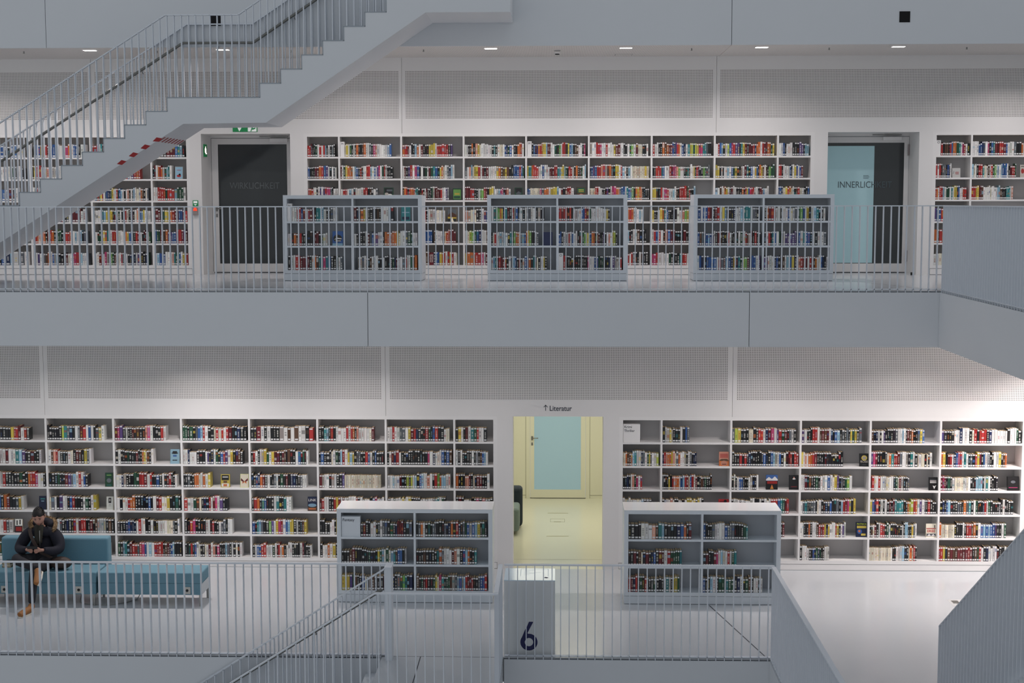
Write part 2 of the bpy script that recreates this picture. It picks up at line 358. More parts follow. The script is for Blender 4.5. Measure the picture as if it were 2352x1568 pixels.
def fill(key, s, fr=0.95, x_off=0.0, ind=None, group=None):
    x0, x1, z, yf, hmax = COMP[key]; W = x1-x0-0.004
    n = len(s); total = W*fr - x_off
    ws = [1.0*rnd.uniform(.72, 1.3)*(0.72 if ch == 'c' else 1) for ch in s]; k_ = total/sum(ws)
    x = x0+0.003+x_off; i = 0; hh = rnd.uniform(.188, .205); run = 0
    for ch, w_ in zip(s, ws):
        w = w_*k_
        if run <= 0: hh = rnd.choice([.182, .19, .196, .204, .21, .216, .222])*0.985; run = rnd.randint(1, 4)
        run -= 1
        if ch == '_': x += w; continue
        h = min((.188 if ch == 'c' else hh)+rnd.uniform(-.003, .003), hmax-.05)
        d = rnd.uniform(.125, .15); y = yf+0.018+rnd.uniform(0, .006)
        wb = w-0.0006
        if ch in SPECIAL:
            base, word, tc, lab = SPECIAL[ch]; cov, pg, st = MB(), MB(), MB()
            st0 = rnd.getstate(); book_geo(cov, pg, st, x, y, z, wb, .205, d, base, plain=True)
            o = cov.build('book', M['cover'], origin=(x+wb/2, y, z)); tag(o, lab, 'book')
            pg.build('page_block', PAGEC, o, origin=(x+wb/2, y, z))
            t_ = text_mesh(word, wb*1.05, mat('spine_lettering', tc, .5), 'spine_lettering', o, (x+wb*.86, y-.001, z+.045), 'LEFT', depth=.0004, rot=(math.pi/2, -math.pi/2, 0), thick=.0006)
            t_.scale = (min(1.5, .13/max(.01, t_.dimensions.x)), 1, 1)
        elif ind:
            cov, pg, st = MB(), MB(), MB()
            book_geo(cov, pg, st, x, y, z, wb, h, d, ch)
            o = cov.build('book', M['cover'], origin=(x+wb/2, y, z))
            tag(o, '%s book %s in %s' % (CN[ch], ORD[i], ind), 'book', group)
            pg.build('page_block', PAGEC, o, origin=(x+wb/2, y, z))
            for q_ in st.f:
                one = MB(); one.quad([st.v[i_] for i_ in q_]); one.build('spine_sticker', M['sticker'], o, origin=(x+wb/2, y, z))
            NIND[0] += 1
        else: book_geo(STUFF, STUFF, STUFF, x, y, z, wb, h, d, ch, (0, 1, 2))
        x += w; i += 1
    return x

# ------------------------------------------------------------------ bookcases
def case(key, name, label, xo0, xo1, divs, zs, yf, zfloor, depth, ztop, zb, mats, base_back=0.0, side=0.056, free=False, group=None):
    """zs: centre heights of the shelves under rows 0..n-2; zb: top of bottom board; ztop: outer top"""
    t = 0.028; ms, mbk = mats
    root = thing(name, ((xo0+xo1)/2, yf, zfloor), label, 'bookcase', group)
    top_t = 0.05
    m = MB().box(xo0, xo1, yf, yf+depth, ztop-top_t, ztop).box(xo0, xo0+side, yf, yf+depth, zb-.05, ztop-top_t).box(xo1-side, xo1, yf, yf+depth, zb-.05, ztop-top_t)
    m.box(xo0+side, xo1-side, yf, yf+depth, zb-.05, zb)
    m.build('carcass', ms, root)
    MB().box(xo0+side, xo1-side, yf+depth*0.5 if free else yf+depth-.02, (yf+depth*0.5+.02) if free else yf+depth-.001, zb, ztop-top_t).build('back_panel', mbk, root)
    if free: MB().box(xo0-.001, xo1+.001, yf-.001, yf+depth+.001, ztop, ztop+.004).build('brightened_top_panel', M['top'], root)
    yb = yf+depth*0.5 if free else yf+depth-.02
    for z in zs: MB().box(xo0+side, xo1-side, yf+.002, yb, z-t/2, z+t/2).build('shelf', ms, root)
    for d in divs: MB().box(d-.014, d+.014, yf+.001, yb, zb, ztop-top_t).build('divider', ms, root)
    MB().box(xo0+.004, xo1-.004, yf+.004, yf+depth-.004, zfloor+.006, zb-.055).build('plinth', ms, root)
    MB().box(xo0+.01, xo1-.01, yf+.012, yf+depth-.012, zfloor, zb-.04).build('shadow_gap', M['joint'], root)
    xs = [xo0+side]+[v for d in divs for v in (d-.014, d+.014)]+[xo1-side]
    zr = [z+t/2 for z in zs]+[zb]; tops = [ztop-top_t]+[z-t/2 for z in zs]
    for r in range(len(zr)):
        for c in range(len(xs)//2): COMP[(key, r, c)] = (xs[2*c], xs[2*c+1], zr[r]+.0005, yf, tops[r]-zr[r])
    if free:       # the rear side has shelves too
        for z in zs: MB().box(xo0+side, xo1-side, yb+.02, yf+depth-.002, z-t/2, z+t/2).build('shelf', ms, root)
    return root
SH = (M['shelf'], M['shelfb']); LW = (M['low'], M['lowb'])
ZSU = [6.059, 5.710, 5.364, 5.019, 4.675]; ZSL = [1.865, 1.517, 1.171, .824, .478]
case('UL', 'wall_bookcase', 'white built-in wall bookcase behind the upper staircase, left of the dark glass door', -12.5, -5.891, [-11.5, -10.5, -9.5, -8.5, -7.503, -6.52], ZSU, YWU, ZU, .32, ZT, 4.335, SH)
case('UM', 'wall_bookcase', 'white built-in wall bookcase between the two dark glass doors upstairs', -4.049, 4.099, [-3.48+i*1.0005 for i in range(8)], ZSU, YWU, ZU, .32, ZT, 4.335, SH)
case('UR', 'wall_bookcase', 'white built-in wall bookcase right of the door marked INNERLICHKEIT', 5.964, 10.0, [6.575, 7.575, 8.575, 9.575], ZSU, YWU, ZU, .32, ZT, 4.335, SH)
case('LL', 'wall_bookcase', 'white built-in wall bookcase downstairs, left of the yellow corridor', -12.5, -.851, [-11.48, -10.48, -9.48, -8.48]+[-7.478+i*1.0005 for i in range(7)], ZSL, YWL, 0, .34, ZTL, .147, SH)
case('LR', 'wall_bookcase', 'white built-in wall bookcase downstairs, right of the yellow corridor', .919, 6.765, [1.533, 2.538, 3.539, 4.541, 5.545], ZSL, YWL, 0, .34, ZTL, .147, SH)
ULZ = [5.053, 4.691]
case('U1', 'low_bookcase', 'low grey bookcase on the upper gallery, leftmost of the three behind the railing', -4.052, -1.988, [-3.018], ULZ, 21.615, ZU, .60, 5.450, 4.343, LW, free=True)
case('U2', 'low_bookcase', 'low grey bookcase on the upper gallery, middle of the three behind the railing', -1.017, 1.051, [.018], ULZ, 21.615, ZU, .60, 5.450, 4.343, LW, free=True)
case('U3', 'low_bookcase', 'low grey bookcase on the upper gallery, rightmost of the three, beside the INNERLICHKEIT door', 2.029, 4.085, [3.052], ULZ, 21.615, ZU, .60, 5.450, 4.343, LW, free=True)
case('FA', 'low_bookcase', 'low bright-topped bookcase with the Fantasy sign on the lower gallery', -2.925, -.841, [-1.882], [.879, .508], 19.085, 0, .53, 1.272, .163, LW, free=True)
case('RS', 'low_bookcase', 'low bright-topped bookcase right of the yellow corridor on the lower gallery', .913, 2.988, [1.948], [.867, .500], 19.085, 0, .53, 1.272, .163, LW, free=True)

# narrow white boards that mark the alphabet, and the two subject boards
def board(key, w, h, body, size, lab, side_off=.004, ybk=.02, zt=.05, side='L', small=None):
    x0, x1, z, yf, hm = COMP[key]; x = x0+side_off
    o = MB().box(x, x+w, yf+ybk, yf+ybk+.09, z, z+h).build('shelf_sign', M['low'] if key[0] in ('FA',) else M['shelf'], origin=(x, yf+ybk, z))
    tag(o, lab, 'sign', 'white shelf signs')
    for i, l in enumerate(body.split('\n')):
        text_mesh(l, size, M['text'], 'sign_lettering', o, (x+(.014 if side == 'L' else w/2), yf+ybk-.001, z+h-zt-i*size*1.15), 'LEFT' if side == 'L' else 'CENTER', thick=.0003 if side == 'L' else 0.0)
    return w+side_off+.002
OFF = {}
OFF['FA', 0, 0] = board(('FA', 0, 0), .252, .272, 'Fantasy', .054, 'white board reading Fantasy at the left end of the low bookcase', zt=.062)
OFF['LR', 0, 0] = board(('LR', 0, 0), .245, .262, 'Krimi\nThriller', .050, 'white board reading Krimi Thriller on the wall bookcase', zt=.055)
OFF['UM', 0, 1] = board(('UM', 0, 1), .068, .238, 'M', .05, 'narrow white M board in the second bay beside the WIRKLICHKEIT door', side='C')
OFF['UM', 0, 4] = board(('UM', 0, 4), .068, .238, 'M', .05, 'narrow white M board in the middle of the upper wall bookcase', side='C')
OFF['UR', 0, 0] = board(('UR', 0, 0), .068, .238, 'O', .05, 'narrow white O board right of the INNERLICHKEIT door', side='C')
OFF['U1', 0, 0] = board(('U1', 0, 0), .068, .262, 'N', .05, 'narrow white letter board in the leftmost low upstairs bookcase', side='C')
OFF['U2', 2, 1] = board(('U2', 2, 1), .070, .250, 'O', .05, 'narrow white O board in the bottom row of the middle low bookcase', side='C')

# rows of spines, one letter per book, read from left to right; second value: how far the row fills its bay
T = {
 'LL': {0: {4: ('kwkrbwkwkkkkyrrdwrk', .76), 5: ('kkkkkkLtSBkwSdrwbwkSyw', .87), 6: ('dpvkwkkdknkkmpwkkkrw', .78), 7: ('GGkGkSblrwkkcrwrwrdkkBkk', .97), 8: ('kkdwkwkkkxwnwnwwkr', .95), 9: ('kktlkrkwwwwrwrokmwwwwcd', .84), 10: ('wwrwwSSwydrBkkkrGkbrkkwcc', .94), 11: ('kywkdwtGrwwk', .83)},
        1: {4: ('kkrwbkdwwdwwwtlvkkdkkw', .93), 5: ('wnmrwkkkwckdnkySw', .66), 6: ('kwkkkGkkkdkkoycnkw', .58), 7: ('wwBwwwkkkwvkBwGkbrvwykdnk', .91), 8: ('krwkwxyGwyddkdnknkkwbkGkw', .87), 9: ('kbkkkcwGklrwylykSSkkrbwkbkkk', .98), 10: ('kwdBrwkkkkkkkkkkkpwBwcwbkbn', .98), 11: ('wkwkkkkwksknblw', .86)},
        2: {4: ('kkkwkbwxrkkkkkGkkorrpwwk', .98), 5: ('kkkGkkkdvSlwrwbk', .6), 6: ('wwBxkkkGGrrdwrkkbkwkdrkkw', .93), 7: ('kkSkkoocwowy', .41), 8: ('kkbBodkwkkSwkGkdkBBkkSww', .84), 9: ('dxwwkxwkkvccccccccccccccccccccc', .93), 10: ('wwlwwdkkLkLwlkblwwmwkrgollwT', .95), 11: ('okkkmmdkckddkkw', .90)},
        3: {4: ('nkkkwrbkodkkSyw', .64), 5: ('cSwkvwwkbrkkkwGkwy', .72), 6: ('wkwwrookkkkkbkwdrwcykkGk', .98), 7: ('rwwGnckBkrwdpwvkk', .66), 8: ('kroktbkkkwtkktww', .6), 9: ('drwwkkrydwdwxwwwrkwkwwkbpwbw', .98), 10: ('kwGwwcycwykkkkkwkwwkttwGk', .88), 11: ('kdkwwkkkpkrkkk', .98)},
        4: {4: ('kkwrwwwrSw', .46), 5: ('wkwwSkkBkkrwdrrkkdknssssknk', .98), 6: ('kkkBbBBBwrwwkkwkkwwwwcccSkw', .95), 7: ('kkrpkkkkwwkrkkwSSkww', .73), 8: ('bktlSkkgvwyprwblyykwkkny', .83), 9: ('kkkkwwkywdkrkwkbkwdkkwyrkk', .95)},
        5: {5: ('kwkrwbkdkwkkykwdrkkww', .9), 6: ('GkltkdrrSrpbwlwrrrrkndBblkkk', .98), 7: ('kkGrkbwwkkcwdwmkpkkklSkwkwkw', .87), 8: ('kwbbrrwwwGwdrwokwwwkkkkwdkkkw', .9), 9: ('kwwowyknnwkkSkbdkwkrkk', .9)}},
 'LR': {0: {1: ('kwxyckkkwkbS', .40), 2: ('SLykkkccckkrrwBdpwvrGdkSwk', .95), 3: ('vwkkkrrwndndwBkblkSkSkyGykS', .89), 4: ('nkBwkwvkkkkkSwwlwkdnokkSyb', .78), 5: ('vkkkkwwwBwwwkcrkrrrkBwwwwwwkwwwGk', .99)},
        1: {0: ('cconnmltwwBSwGykwwL', .96), 1: ('BrmooymcSowwxkwSkBB', .51), 2: ('kkkrkrkBkkkkkkbkkblxwbkwkdrkrr', .99), 3: ('ywmwoordkkkkdkkkkkkkk', .62), 4: ('vpdkkkkcotrrdSwwxktwkcwcckckw', .90), 5: ('oykdrwBbprwtwkSkrydkbwSkkwwykno', .82)},
        2: {0: ('kkBkwmGpwr', .52), 1: ('SkkkykrmoowblrdcbrwdkknkGkkk', .74), 2: ('kwkwbbkkkwxkkw', .4), 3: ('wwdknkkGkwxwbwcyvkSkGgw', .76), 4: ('drwwrwswccwwkGcdxkkS', .57), 5: ('dpdkGkwccccccwwcwkkklllkwtwkkkk', .72)},
        3: {0: ('wccwcwwcwlkSk', .78), 1: ('kbwwmckkwkkwyycykywk', .62), 2: ('kwwwkwkwwxwkkwkwcwrrrbtGdr', .86), 3: ('wStkkSSkcwkkBkbkkSklrdpyky', .82), 4: ('ybBrkwkwkdkdttttkkoyLrowvwSkrkkk', .98), 5: ('kBkblkkkSkkoStkwGkkkBrwGkkkkSkwkkkk', .92)},
        4: {2: ('wkwkbrkkdwwrkkwkkrkwnkkd', .80), 3: ('wwkkkokwwwnrdryBywwwrykwvw', .68), 4: ('knwdkwrrkGwkkkkkkwkllkkySw', .70), 5: ('occccccccckkkkwkrrnokwblblbbvkkwG', .84)},
        5: {3: ('kwwwkkbBGBGkkwww', .44), 4: ('cccccccccccccccwkkwwwlkkcocrk', .71), 5: ('rrykndnnddddrdknGrwkBwwwwkkkwkk', .9)}},
 'FA': {0: {0: ('kdkkwwkSwSSkGkBdddkkS', .98), 1: ('kSowkGkSSkkkSkBokrBkSGbxblykGk', .98)},
        1: {0: ('kkkndkkkkkkGkkkyGlwGcltnbbks', .90), 1: ('kkknkkkktoSwwwdmwkblokkt', .84)},
        2: {0: ('yyyvGnkkbckxnSkkdkkBkSGgtkB', .98), 1: ('nkGdrkkGycptkGGnxSlbxlrddrkkSbbr', .98)}},
 'RS': {0: {0: ('kkkkwwwmntlkkkkBbokd', .87), 1: ('bkkkSwwwwbSSSkkkkGt', .61)},
        1: {0: ('kkdknckdkBbkddwrGGGGt', .74), 1: ('kdkkdpwlwwrwGt', .46)},
        2: {0: ('rdBrkGkrSkkGkkkwtxkyyG', .71), 1: ('bkklwkGGktGGkBwkGnkwwkw', .82)}},
 'U1': {0: {0: ('wwrrbdwrddkttlwkkSww', .78), 1: ('dkkoywkkSknkwwwlk', .62)},
        1: {0: ('wwkonrrkkGkkkddkGww', .62), 1: ('wkkkkwdSbwvwwkoomooycwwSGGww', .99)},
        2: {0: ('kwwrrddddkwonttptbkkGwS', .85), 1: ('__xxSwkknwSwkkwkkkkGBdwwSrwwGno', .98)}},
 'U2': {0: {0: ('wtggoyBtdkrxbkwkwkSwwkxkk', .82), 1: ('rrdrrkrkwxwwbbrdGwwwwwwwwwyk', .79)},
        1: {0: ('kwrwwlwlwktGgoowSlboygkkwS', .73), 1: ('bbkwkwrwbwwkdwGgwytbookddkkvkwmwyLk', .91)},
        2: {0: ('wltkrddrkwklbkrkwbboktnckwyk', .86), 1: ('rkkkkkkkkkkkkpwwbbGkGkkkBwvsxwr', .98)}},
 'U3': {0: {0: ('bwbbrdkdrwylSkkBwwltttwSSk', .95), 1: ('kodrrwwkwwbcwSGgbyykwltkkw', .93)},
        1: {0: ('bnSBblbvwkdnkkkrwkkwkwGwrnxdkrkk', .98), 1: ('kwrktbwGkwvvvvvBbwtbbkwkwwwS', .95)},
        2: {0: ('wbBkbbbbwrSdlbByBtGLgdBbbwv', .98), 1: ('vvwwwBbkSnwlbyBwmrddwrGnowwbBkw', .98)}},
 'UM': {0: {0: ('rrdkkGwrwrlkwkSk', .90), 1: ('cywGkwkokknowwSkpmwwwwwlb', .85), 2: ('orrdwkklowdkkkyyywrrrrrrkv', .83), 3: ('wwkkokmycwwwwwwktkwccwbBGbwkkoorw', .98), 4: ('kbBvoroyylddwwGkGgwrrnkyblknnwwkp', .96), 5: ('xwwrrpwwrwwwyddwwkkwGgwdccckkw', .96), 6: ('rwwkkonoddbBvrowbBwtyLGLyppttSkk', .96), 7: ('wrblkwLbprvvktydkddrBoowrddooGy', .96), 8: ('wwbkwwwkkkvvkll', .95)},
        1: {0: ('bkkkddorbvwkwSw', .93), 1: ('dwGyooowlbkrnwwrrlwbwvpwGrwkkk', .87), 2: ('wdkvrwpbkwkGwdGtbkyocwSBlw', .86), 3: ('SwmlcyyrwdkdwwwwyonnynkkbbbrbG', .98), 4: ('yttorrrwwbwwwdddrrtlyylGkrrwkoknGwl', .97), 5: ('Bbvbrrmrxnonkyywrlwklwcccccccccycc', .98), 6: ('kkrrrtbwwwrdppmgwwkGtnwcykrdkkgGSS', .94), 7: ('yykwkwwlwbGykknwdtkbwybkoynwnkgGG', .97), 8: ('rrkwwwwbkwybwbd', .78)},
        2: {0: ('rorwwkwbwvrppSkwww', .99), 1: ('wrrwlwdwwwwrrknkwS', .62), 2: ('norkroorttkkrkwdkkkGxddddrwwvS', .77), 3: ('dddrrkkwggrdkyywwwlppkdmw', .76), 4: ('bbccccccpSoowyyylwdkdrrw', .77), 5: ('ccccrrwwkkkvkwppomSbbwtblgkoyomkkkk', .98), 6: ('yynkkrwpprwwlwnkrrrrnGrkkl', .71), 7: ('lwnwcoywkdwwkkkokrybprrwwkddlww', .88), 8: ('bbBccyrocwknrccwkkb', .98)},
        3: {2: ('kwdrbkwcwkwrkwxwwcwcw', .70), 3: ('mxccckkwvbvwkkrbwkdwryw', .90), 5: ('wkbrwykkdrwbkcwryobgybborowwwlw', .88), 6: ('ykkwyotbkkkkkwwomgyLGcwBvwwk', .9)},
        4: {2: ('wkrybwcdktbbbbb_nwwwkcormddd', .88), 3: ('wcLgGbBwwnkrwkwbkdwrykw', .92), 5: ('krwbkywdrkwbwkrLyylkkwwnkkk', .94), 6: ('wrbrwkobddkkkkdkkkddonkGGr', .95)},
        5: {2: ('kwrbykwdkwbwndWVBbbyorwryrwc', .90), 3: ('yooorrpwddkwrbkwykrwbkw', .95), 5: ('wkrbkwydwrkwbkkrwrwrSkkwkkk', .97), 6: ('pprwwwwGkkkktrrwww_kkkdww', .9)}},
 'UL': {0: {4: ('owkwwkwowrlbkkbbww', .9), 5: ('_kbbycrdbblwwrpocwbbkww', .93), 6: ('rrpwtdvkGwr', .4), 7: ('wwykkdddbtlk', .95)},
        1: {4: ('kwrbwlbkprwwwGSwk', .9), 5: ('kyrrwxmdxwwwkblk', .7), 6: ('kwrbkwdrwoywnGrbwvror', .82), 7: ('kdworoxGltw', .56)},
        2: {4: ('rwtxcwbkttbbdkw', .8), 5: ('wkrwbwk', .3), 6: ('wbGrkyrwSbBBGycwrGblwkwmkwSlwcccwonkwS', .95), 7: ('wwrrrrGrrrlGGGw', .95)},
        3: {4: ('wkrbwkydrwb', .7), 5: ('kwrybkwdrkwBrkSwvdddws', .9), 6: ('wwwwtlylyykdwGwkwrxkkdkwmblywww', .98), 7: ('kddkGyyorddbbdr', .98)},
        4: {4: ('kwrbwkrwyk', .7), 5: ('rrowmmokrrokgGGkkrrmgwlwwlkSS', .92), 6: ('wwGGkyotwwrrrwwwwnoybbkkrdkwkddwG', .97), 7: ('bGGdnovvbbrrdvd', .98)},
        5: {4: ('drddSkbBlwSw', .95), 5: ('kwvwwSnowbxlkkBdwwpprolwwS', .93), 6: ('wwdrwpxSgGdwccwrSwwkBbBwvSkkBG', .93), 7: ('wlbBbwwwmtGgbwyyr', .98)}},
 'UR': {0: {0: ('rknnkrbooGtwprwk', .98), 1: ('wwwbbBSwpkbtddrrdbwwwSkkownwoy', .98)},
        1: {0: ('rwrkSSkbBw', .46), 1: ('lcwkrrtccwnwrGgwlwlbbbwkdrrG', .72)},
        2: {0: ('rowrrlwGGwtwyyBbwwrr', .92), 1: ('rrryyddnwwwwcwwwwllnkkktttwm', .68)},
        3: {0: ('vbbrwkwykwrb', .9)}, 4: {0: ('onrorGkwrbk', .9)}, 5: {0: ('wwcwmwkbrw', .9)}},
}
T['UL'] = {r_: {c_-1: v_ for c_, v_ in d_.items()} for r_, d_ in T['UL'].items()}
CASEDESC = {'FA': 'the Fantasy bookcase', 'RS': 'the low bookcase right of the corridor'}
ROWD = ['top', 'middle', 'bottom']
for key in list(COMP):
    cs, r, c = key; row = T[cs].get(r, {}); ind = grp = None
    if c in row: s, fr = row[c]
    else:
        if cs == 'LR' and (r, c) == (0, 0) or cs == 'LR' and r == 5 and c == 2: continue
        if cs == 'UM' and r >= 3 or cs in ('LL',) and r >= 3 or cs == 'UL' and c >= 2 or cs == 'LR':
            s = ''.join(rnd.choice('kkkwwwrdbSyocGk') for _ in range(22 if COMP[key][1]-COMP[key][0] > .7 else 12)); fr = rnd.uniform(.7, .95)
        else: continue
    if cs in ('FA', 'RS'):
        ind = '%s %s row of %s' % (ROWD[r], ['left', 'right'][c], CASEDESC[cs]); grp = 'books in ' + CASEDESC[cs]
    elif cs == 'LR' and (r, c) in ((0, 1), (0, 2), (1, 0), (1, 1), (2, 0)):
        ind = {(0, 1): 'short top row beside the Krimi Thriller board', (0, 2): 'top row second bay after Krimi Thriller board',
               (1, 0): 'row just under the Krimi Thriller board', (1, 1): 'row left of the tan displayed book',
               (2, 0): 'short row two shelves under Krimi Thriller board'}[(r, c)]; grp = 'books near the Krimi Thriller board'
    fill(key, s, fr, OFF.get(key, 0.0), ind, grp)
me = STUFF.mesh('books', [M['cover'], M['page'], M['sticker']])
o = bpy.data.objects.new('books', me); COL.objects.link(o)
tag(o, 'rows of colourful library books standing along the wall and upstairs shelves', 'books', kind='stuff')
print('individual books', NIND[0], 'stuff faces', len(STUFF.f))

# ------------------------------------------------------------------ books displayed face-out
def cover_book(x0, x1, y, z, h, ch, label, art=None, lean=0.10, group=None, flat=None):
    """front cover towards -y, leaning back a little; art draws on the cover with c(u0,u1,v0,v1,letter)"""
    w = x1-x0; c = bcol(ch); d = .026
    root = MB().box(0, w, 0, .0025, 0, h, 0, c).box(0, w, d-.0025, d, 0, h, 0, c).box(0, .003, 0, d, 0, h, 0, c).build('displayed_book', M['cover'])
    root.location = (x0, y, z); root.rotation_euler = (-lean, 0, 0)
    tag(root, label, 'book', group)
    pm = MB().box(.003, w-.003, .0027, d-.0027, .002, h-.004); po = pm.build('page_block', M['page']); po.parent = root
    if art:
        a = MB()
        for q in art:
            if q[0] == 'r': _, u0, u1, v0, v1, l, *k = q; e = .0006+.0003*len(a.f); a.quad([(w*u0, -e, h*v0), (w*u1, -e, h*v0), (w*u1, -e, h*v1), (w*u0, -e, h*v1)], 0, bcol(l))
            elif q[0] == 'e':
                _, u, v, ru, rv, l = q; e = .0006+.0003*len(a.f)
                a.quad([(w*(u+ru*math.cos(2*math.pi*i/20)), -e, h*(v+rv*math.sin(2*math.pi*i/20))) for i in range(20)], 0, bcol(l))
            elif q[0] == 'p':
                _, l, pts = q; e = .0006+.0003*len(a.f); a.quad([(w*u, -e, h*v) for u, v in pts], 0, bcol(l))
        if a.f: ao = a.build('cover_print', M['cover']); ao.parent = root
        for q in art:
            if q[0] == 't':
                _, body, u, v, size, l = q
                mm = mat('cover_lettering', PAL[l], 0.5)
                to = text_mesh(body, size, mm, 'cover_lettering', None, (0, 0, 0), 'CENTER', depth=.0004)
                to.parent = root; to.location = (w*u, -.0045, h*v)
                k = min(1.0, w*.94/max(to.dimensions.x, .001)); to.scale = (k, 1, 1)
    return root
def disp(cs, r, x0, x1, h, ch, label, art=None, **k):
    z = [COMP[kk] for kk in COMP if kk[0] == cs and kk[1] == r][0]
    return cover_book(x0, x1, z[3]+.035, z[2], h, ch, label, art, **k)
G1 = 'books displayed face out'
disp('LL', 1, -5.656, -5.521, .212, 'l', 'pale blue book with a black bowler hat and moustache on its cover', [('e', .5, .74, .36, .06, 'k'), ('r', .26, .74, .74, .88, 'k'), ('r', .3, .7, .5, .6, 'b'), ('e', .38, .25, .16, .035, 'k'), ('e', .62, .25, .16, .035, 'k')])
disp('LL', 2, -6.632, -6.516, .205, 'G', 'very dark green book standing face out left of a shelf divider', [('r', .2, .8, .8, .86, 'g'), ('e', .5, .45, .3, .16, 'S'), ('r', .2, .8, .1, .14, 't')])
disp('LL', 2, -4.918, -4.783, .188, 'y', 'yellow and black book with a white band, standing alone on a shelf', [('r', .1, .9, .55, .95, 'k'), ('r', .2, .8, .76, .84, 'w'), ('r', .3, .7, .35, .5, 'n'), ('r', .1, .9, .05, .3, 'w'), ('r', .3, .7, .08, .25, 'o')])
disp('LL', 2, -4.629, -4.507, .195, 'c', 'pale yellow book with a dark red butterfly on its cover', [('r', 0, 1, 0, 1, 'L'), ('r', .03, .97, .02, .98, 'c'), ('p', 'd', [(.5, .45), (.1, .7), (.06, .52), (.3, .42)]), ('p', 'd', [(.5, .45), (.7, .42), (.94, .52), (.9, .7)]), ('p', 'o', [(.5, .45), (.3, .42), (.22, .3), (.42, .32)]), ('p', 'o', [(.5, .45), (.58, .32), (.78, .3), (.7, .42)])])
disp('LL', 3, -7.626, -7.516, .20, 'B', 'dark teal book displayed on the shelf above the seated person', [('r', .2, .8, .75, .85, 't'), ('r', .3, .7, .6, .66, 'l')])
disp('LL', 3, -6.622, -6.519, .196, 'w', 'white book with a small black and white portrait on its cover', [('r', .3, .7, .52, .92, 'k'), ('e', .5, .74, .1, .1, 'x'), ('r', .35, .65, .4, .43, 'S'), ('r', .3, .7, .3, .32, 'S')])
disp('LL', 3, -3.639, -3.505, .208, 'B', 'dark blue book with the word LINK on its cover', [('r', 0, 1, 0, .3, 'n'), ('e', .5, .4, .46, .12, 'l'), ('r', .1, .9, .1, .2, 'o'), ('t', 'LINK', .5, .68, .055, 'w')])
disp('LL', 4, -7.996, -7.886, .20, 'k', 'black book with a red block, displayed beside the seated person', [('r', 0, 1, .5, 1, 'w'), ('r', .1, .9, .1, .42, 'r'), ('r', .2, .35, .55, .9, 'k'), ('r', .6, .75, .6, .95, 'k')])
disp('LR', 1, 2.371, 2.516, .205, 'o', 'tan book with red lettering above a face, second shelf down', [('r', 0, 1, .4, 1, 'm'), ('r', .1, .9, .8, .86, 'r'), ('r', .1, .9, .7, .76, 'r'), ('r', .1, .9, .6, .66, 'r'), ('p', 'n', [(.05, .42), (.25, .5), (.8, .5), (.95, .4), (.9, .34), (.1, .36)]), ('e', .5, .2, .34, .18, 'm'), ('r', .3, .7, .1, .15, 'd')])
disp('LR', 2, 3.055, 3.224, .215, 'k', 'black and red book with mountains and a fire on its cover', [('r', 0, 1, .6, 1, 'b'), ('p', 'w', [(0, .7), (.25, .86), (.5, .72), (.75, .9), (1, .7), (1, .62), (0, .62)]), ('r', .1, .95, .4, .58, 'r'), ('p', 'o', [(.35, .05), (.5, .36), (.65, .05)]), ('p', 'y', [(.43, .05), (.5, .22), (.57, .05)])], lean=.08)
disp('LR', 2, 3.388, 3.532, .212, 'k', 'black book with a small pale emblem at its top, by a shelf divider', [('p', 'm', [(.38, .75), (.5, .9), (.62, .75)]), ('e', .5, .74, .16, .04, 'w'), ('r', .2, .8, .18, .24, 'd')])
disp('LR', 1, 4.397, 4.534, .188, 'k', 'black book with a golden disc on its cover', [('e', .5, .66, .3, .2, 'y'), ('e', .5, .66, .2, .13, 'x'), ('t', 'ROBB', .5, .3, .045, 'x'), ('r', .3, .7, .12, .16, 'S')])
disp('LR', 2, 5.398, 5.529, .19, 'S', 'dark grey book with white lettering and a white heart shape', [('r', 0, 1, 0, 1, 'k'), ('r', .15, .85, .8, .86, 'S'), ('r', .15, .85, .68, .75, 'w'), ('r', .15, .85, .56, .63, 'w'), ('p', 'w', [(.45, .38), (.6, .32), (.85, .4), (.6, .1)])])
disp('LR', 2, 6.526, 6.694, .205, 'k', 'black book with a grey oval and pink lettering near the right edge', [('e', .5, .62, .2, .1, 'S'), ('r', .12, .88, .2, .25, 'p')])
disp('LR', 3, 2.372, 2.523, .20, 'r', 'red book with a black disc, half hidden by a low bookcase', [('e', .65, .85, .15, .12, 'k'), ('r', .1, .5, .8, .86, 'd')])
disp('LR', 4, 4.368, 4.531, .215, 'B', 'dark blue and yellow book with planets on its cover', [('r', .05, .95, .8, .95, 'k'), ('t', 'PATRICK', .5, .83, .035, 'L'), ('r', .08, .92, .6, .76, 'y'), ('e', .32, .38, .22, .16, 'b'), ('e', .3, .4, .1, .08, 'o'), ('r', .45, .85, .1, .24, 'y')])
disp('LR', 4, 5.378, 5.528, .20, 'c', 'cream book with the red word ERBE on its cover', [('r', .05, .95, .62, .68, 'r'), ('t', 'ERBE', .5, .38, .055, 'r'), ('r', .05, .95, .08, .28, 'S'), ('p', 'w', [(.1, .1), (.3, .26), (.5, .1), (.7, .26), (.9, .1)]), ('r', .8, .88, .7, .9, 'k')])
disp('UL', 1, -6.147, -6.02, .2, 'l', 'mint book with a small red and black figure, left of the dark door', [('r', 0, 1, 0, 1, 'x'), ('r', .04, .96, .03, .97, 'l'), ('r', .25, .75, .7, .74, 'r'), ('e', .5, .25, .28, .1, 'r'), ('e', .6, .36, .14, .08, 'k')])
disp('UM', 2, -2.771, -2.616, .205, 'G', 'dark book with pale patches, displayed above the leftmost low bookcase', [('r', .1, .9, .5, .95, 'k'), ('e', .3, .5, .2, .1, 'x'), ('e', .65, .35, .25, .15, 'w'), ('r', .3, .9, .7, .85, 'S')])
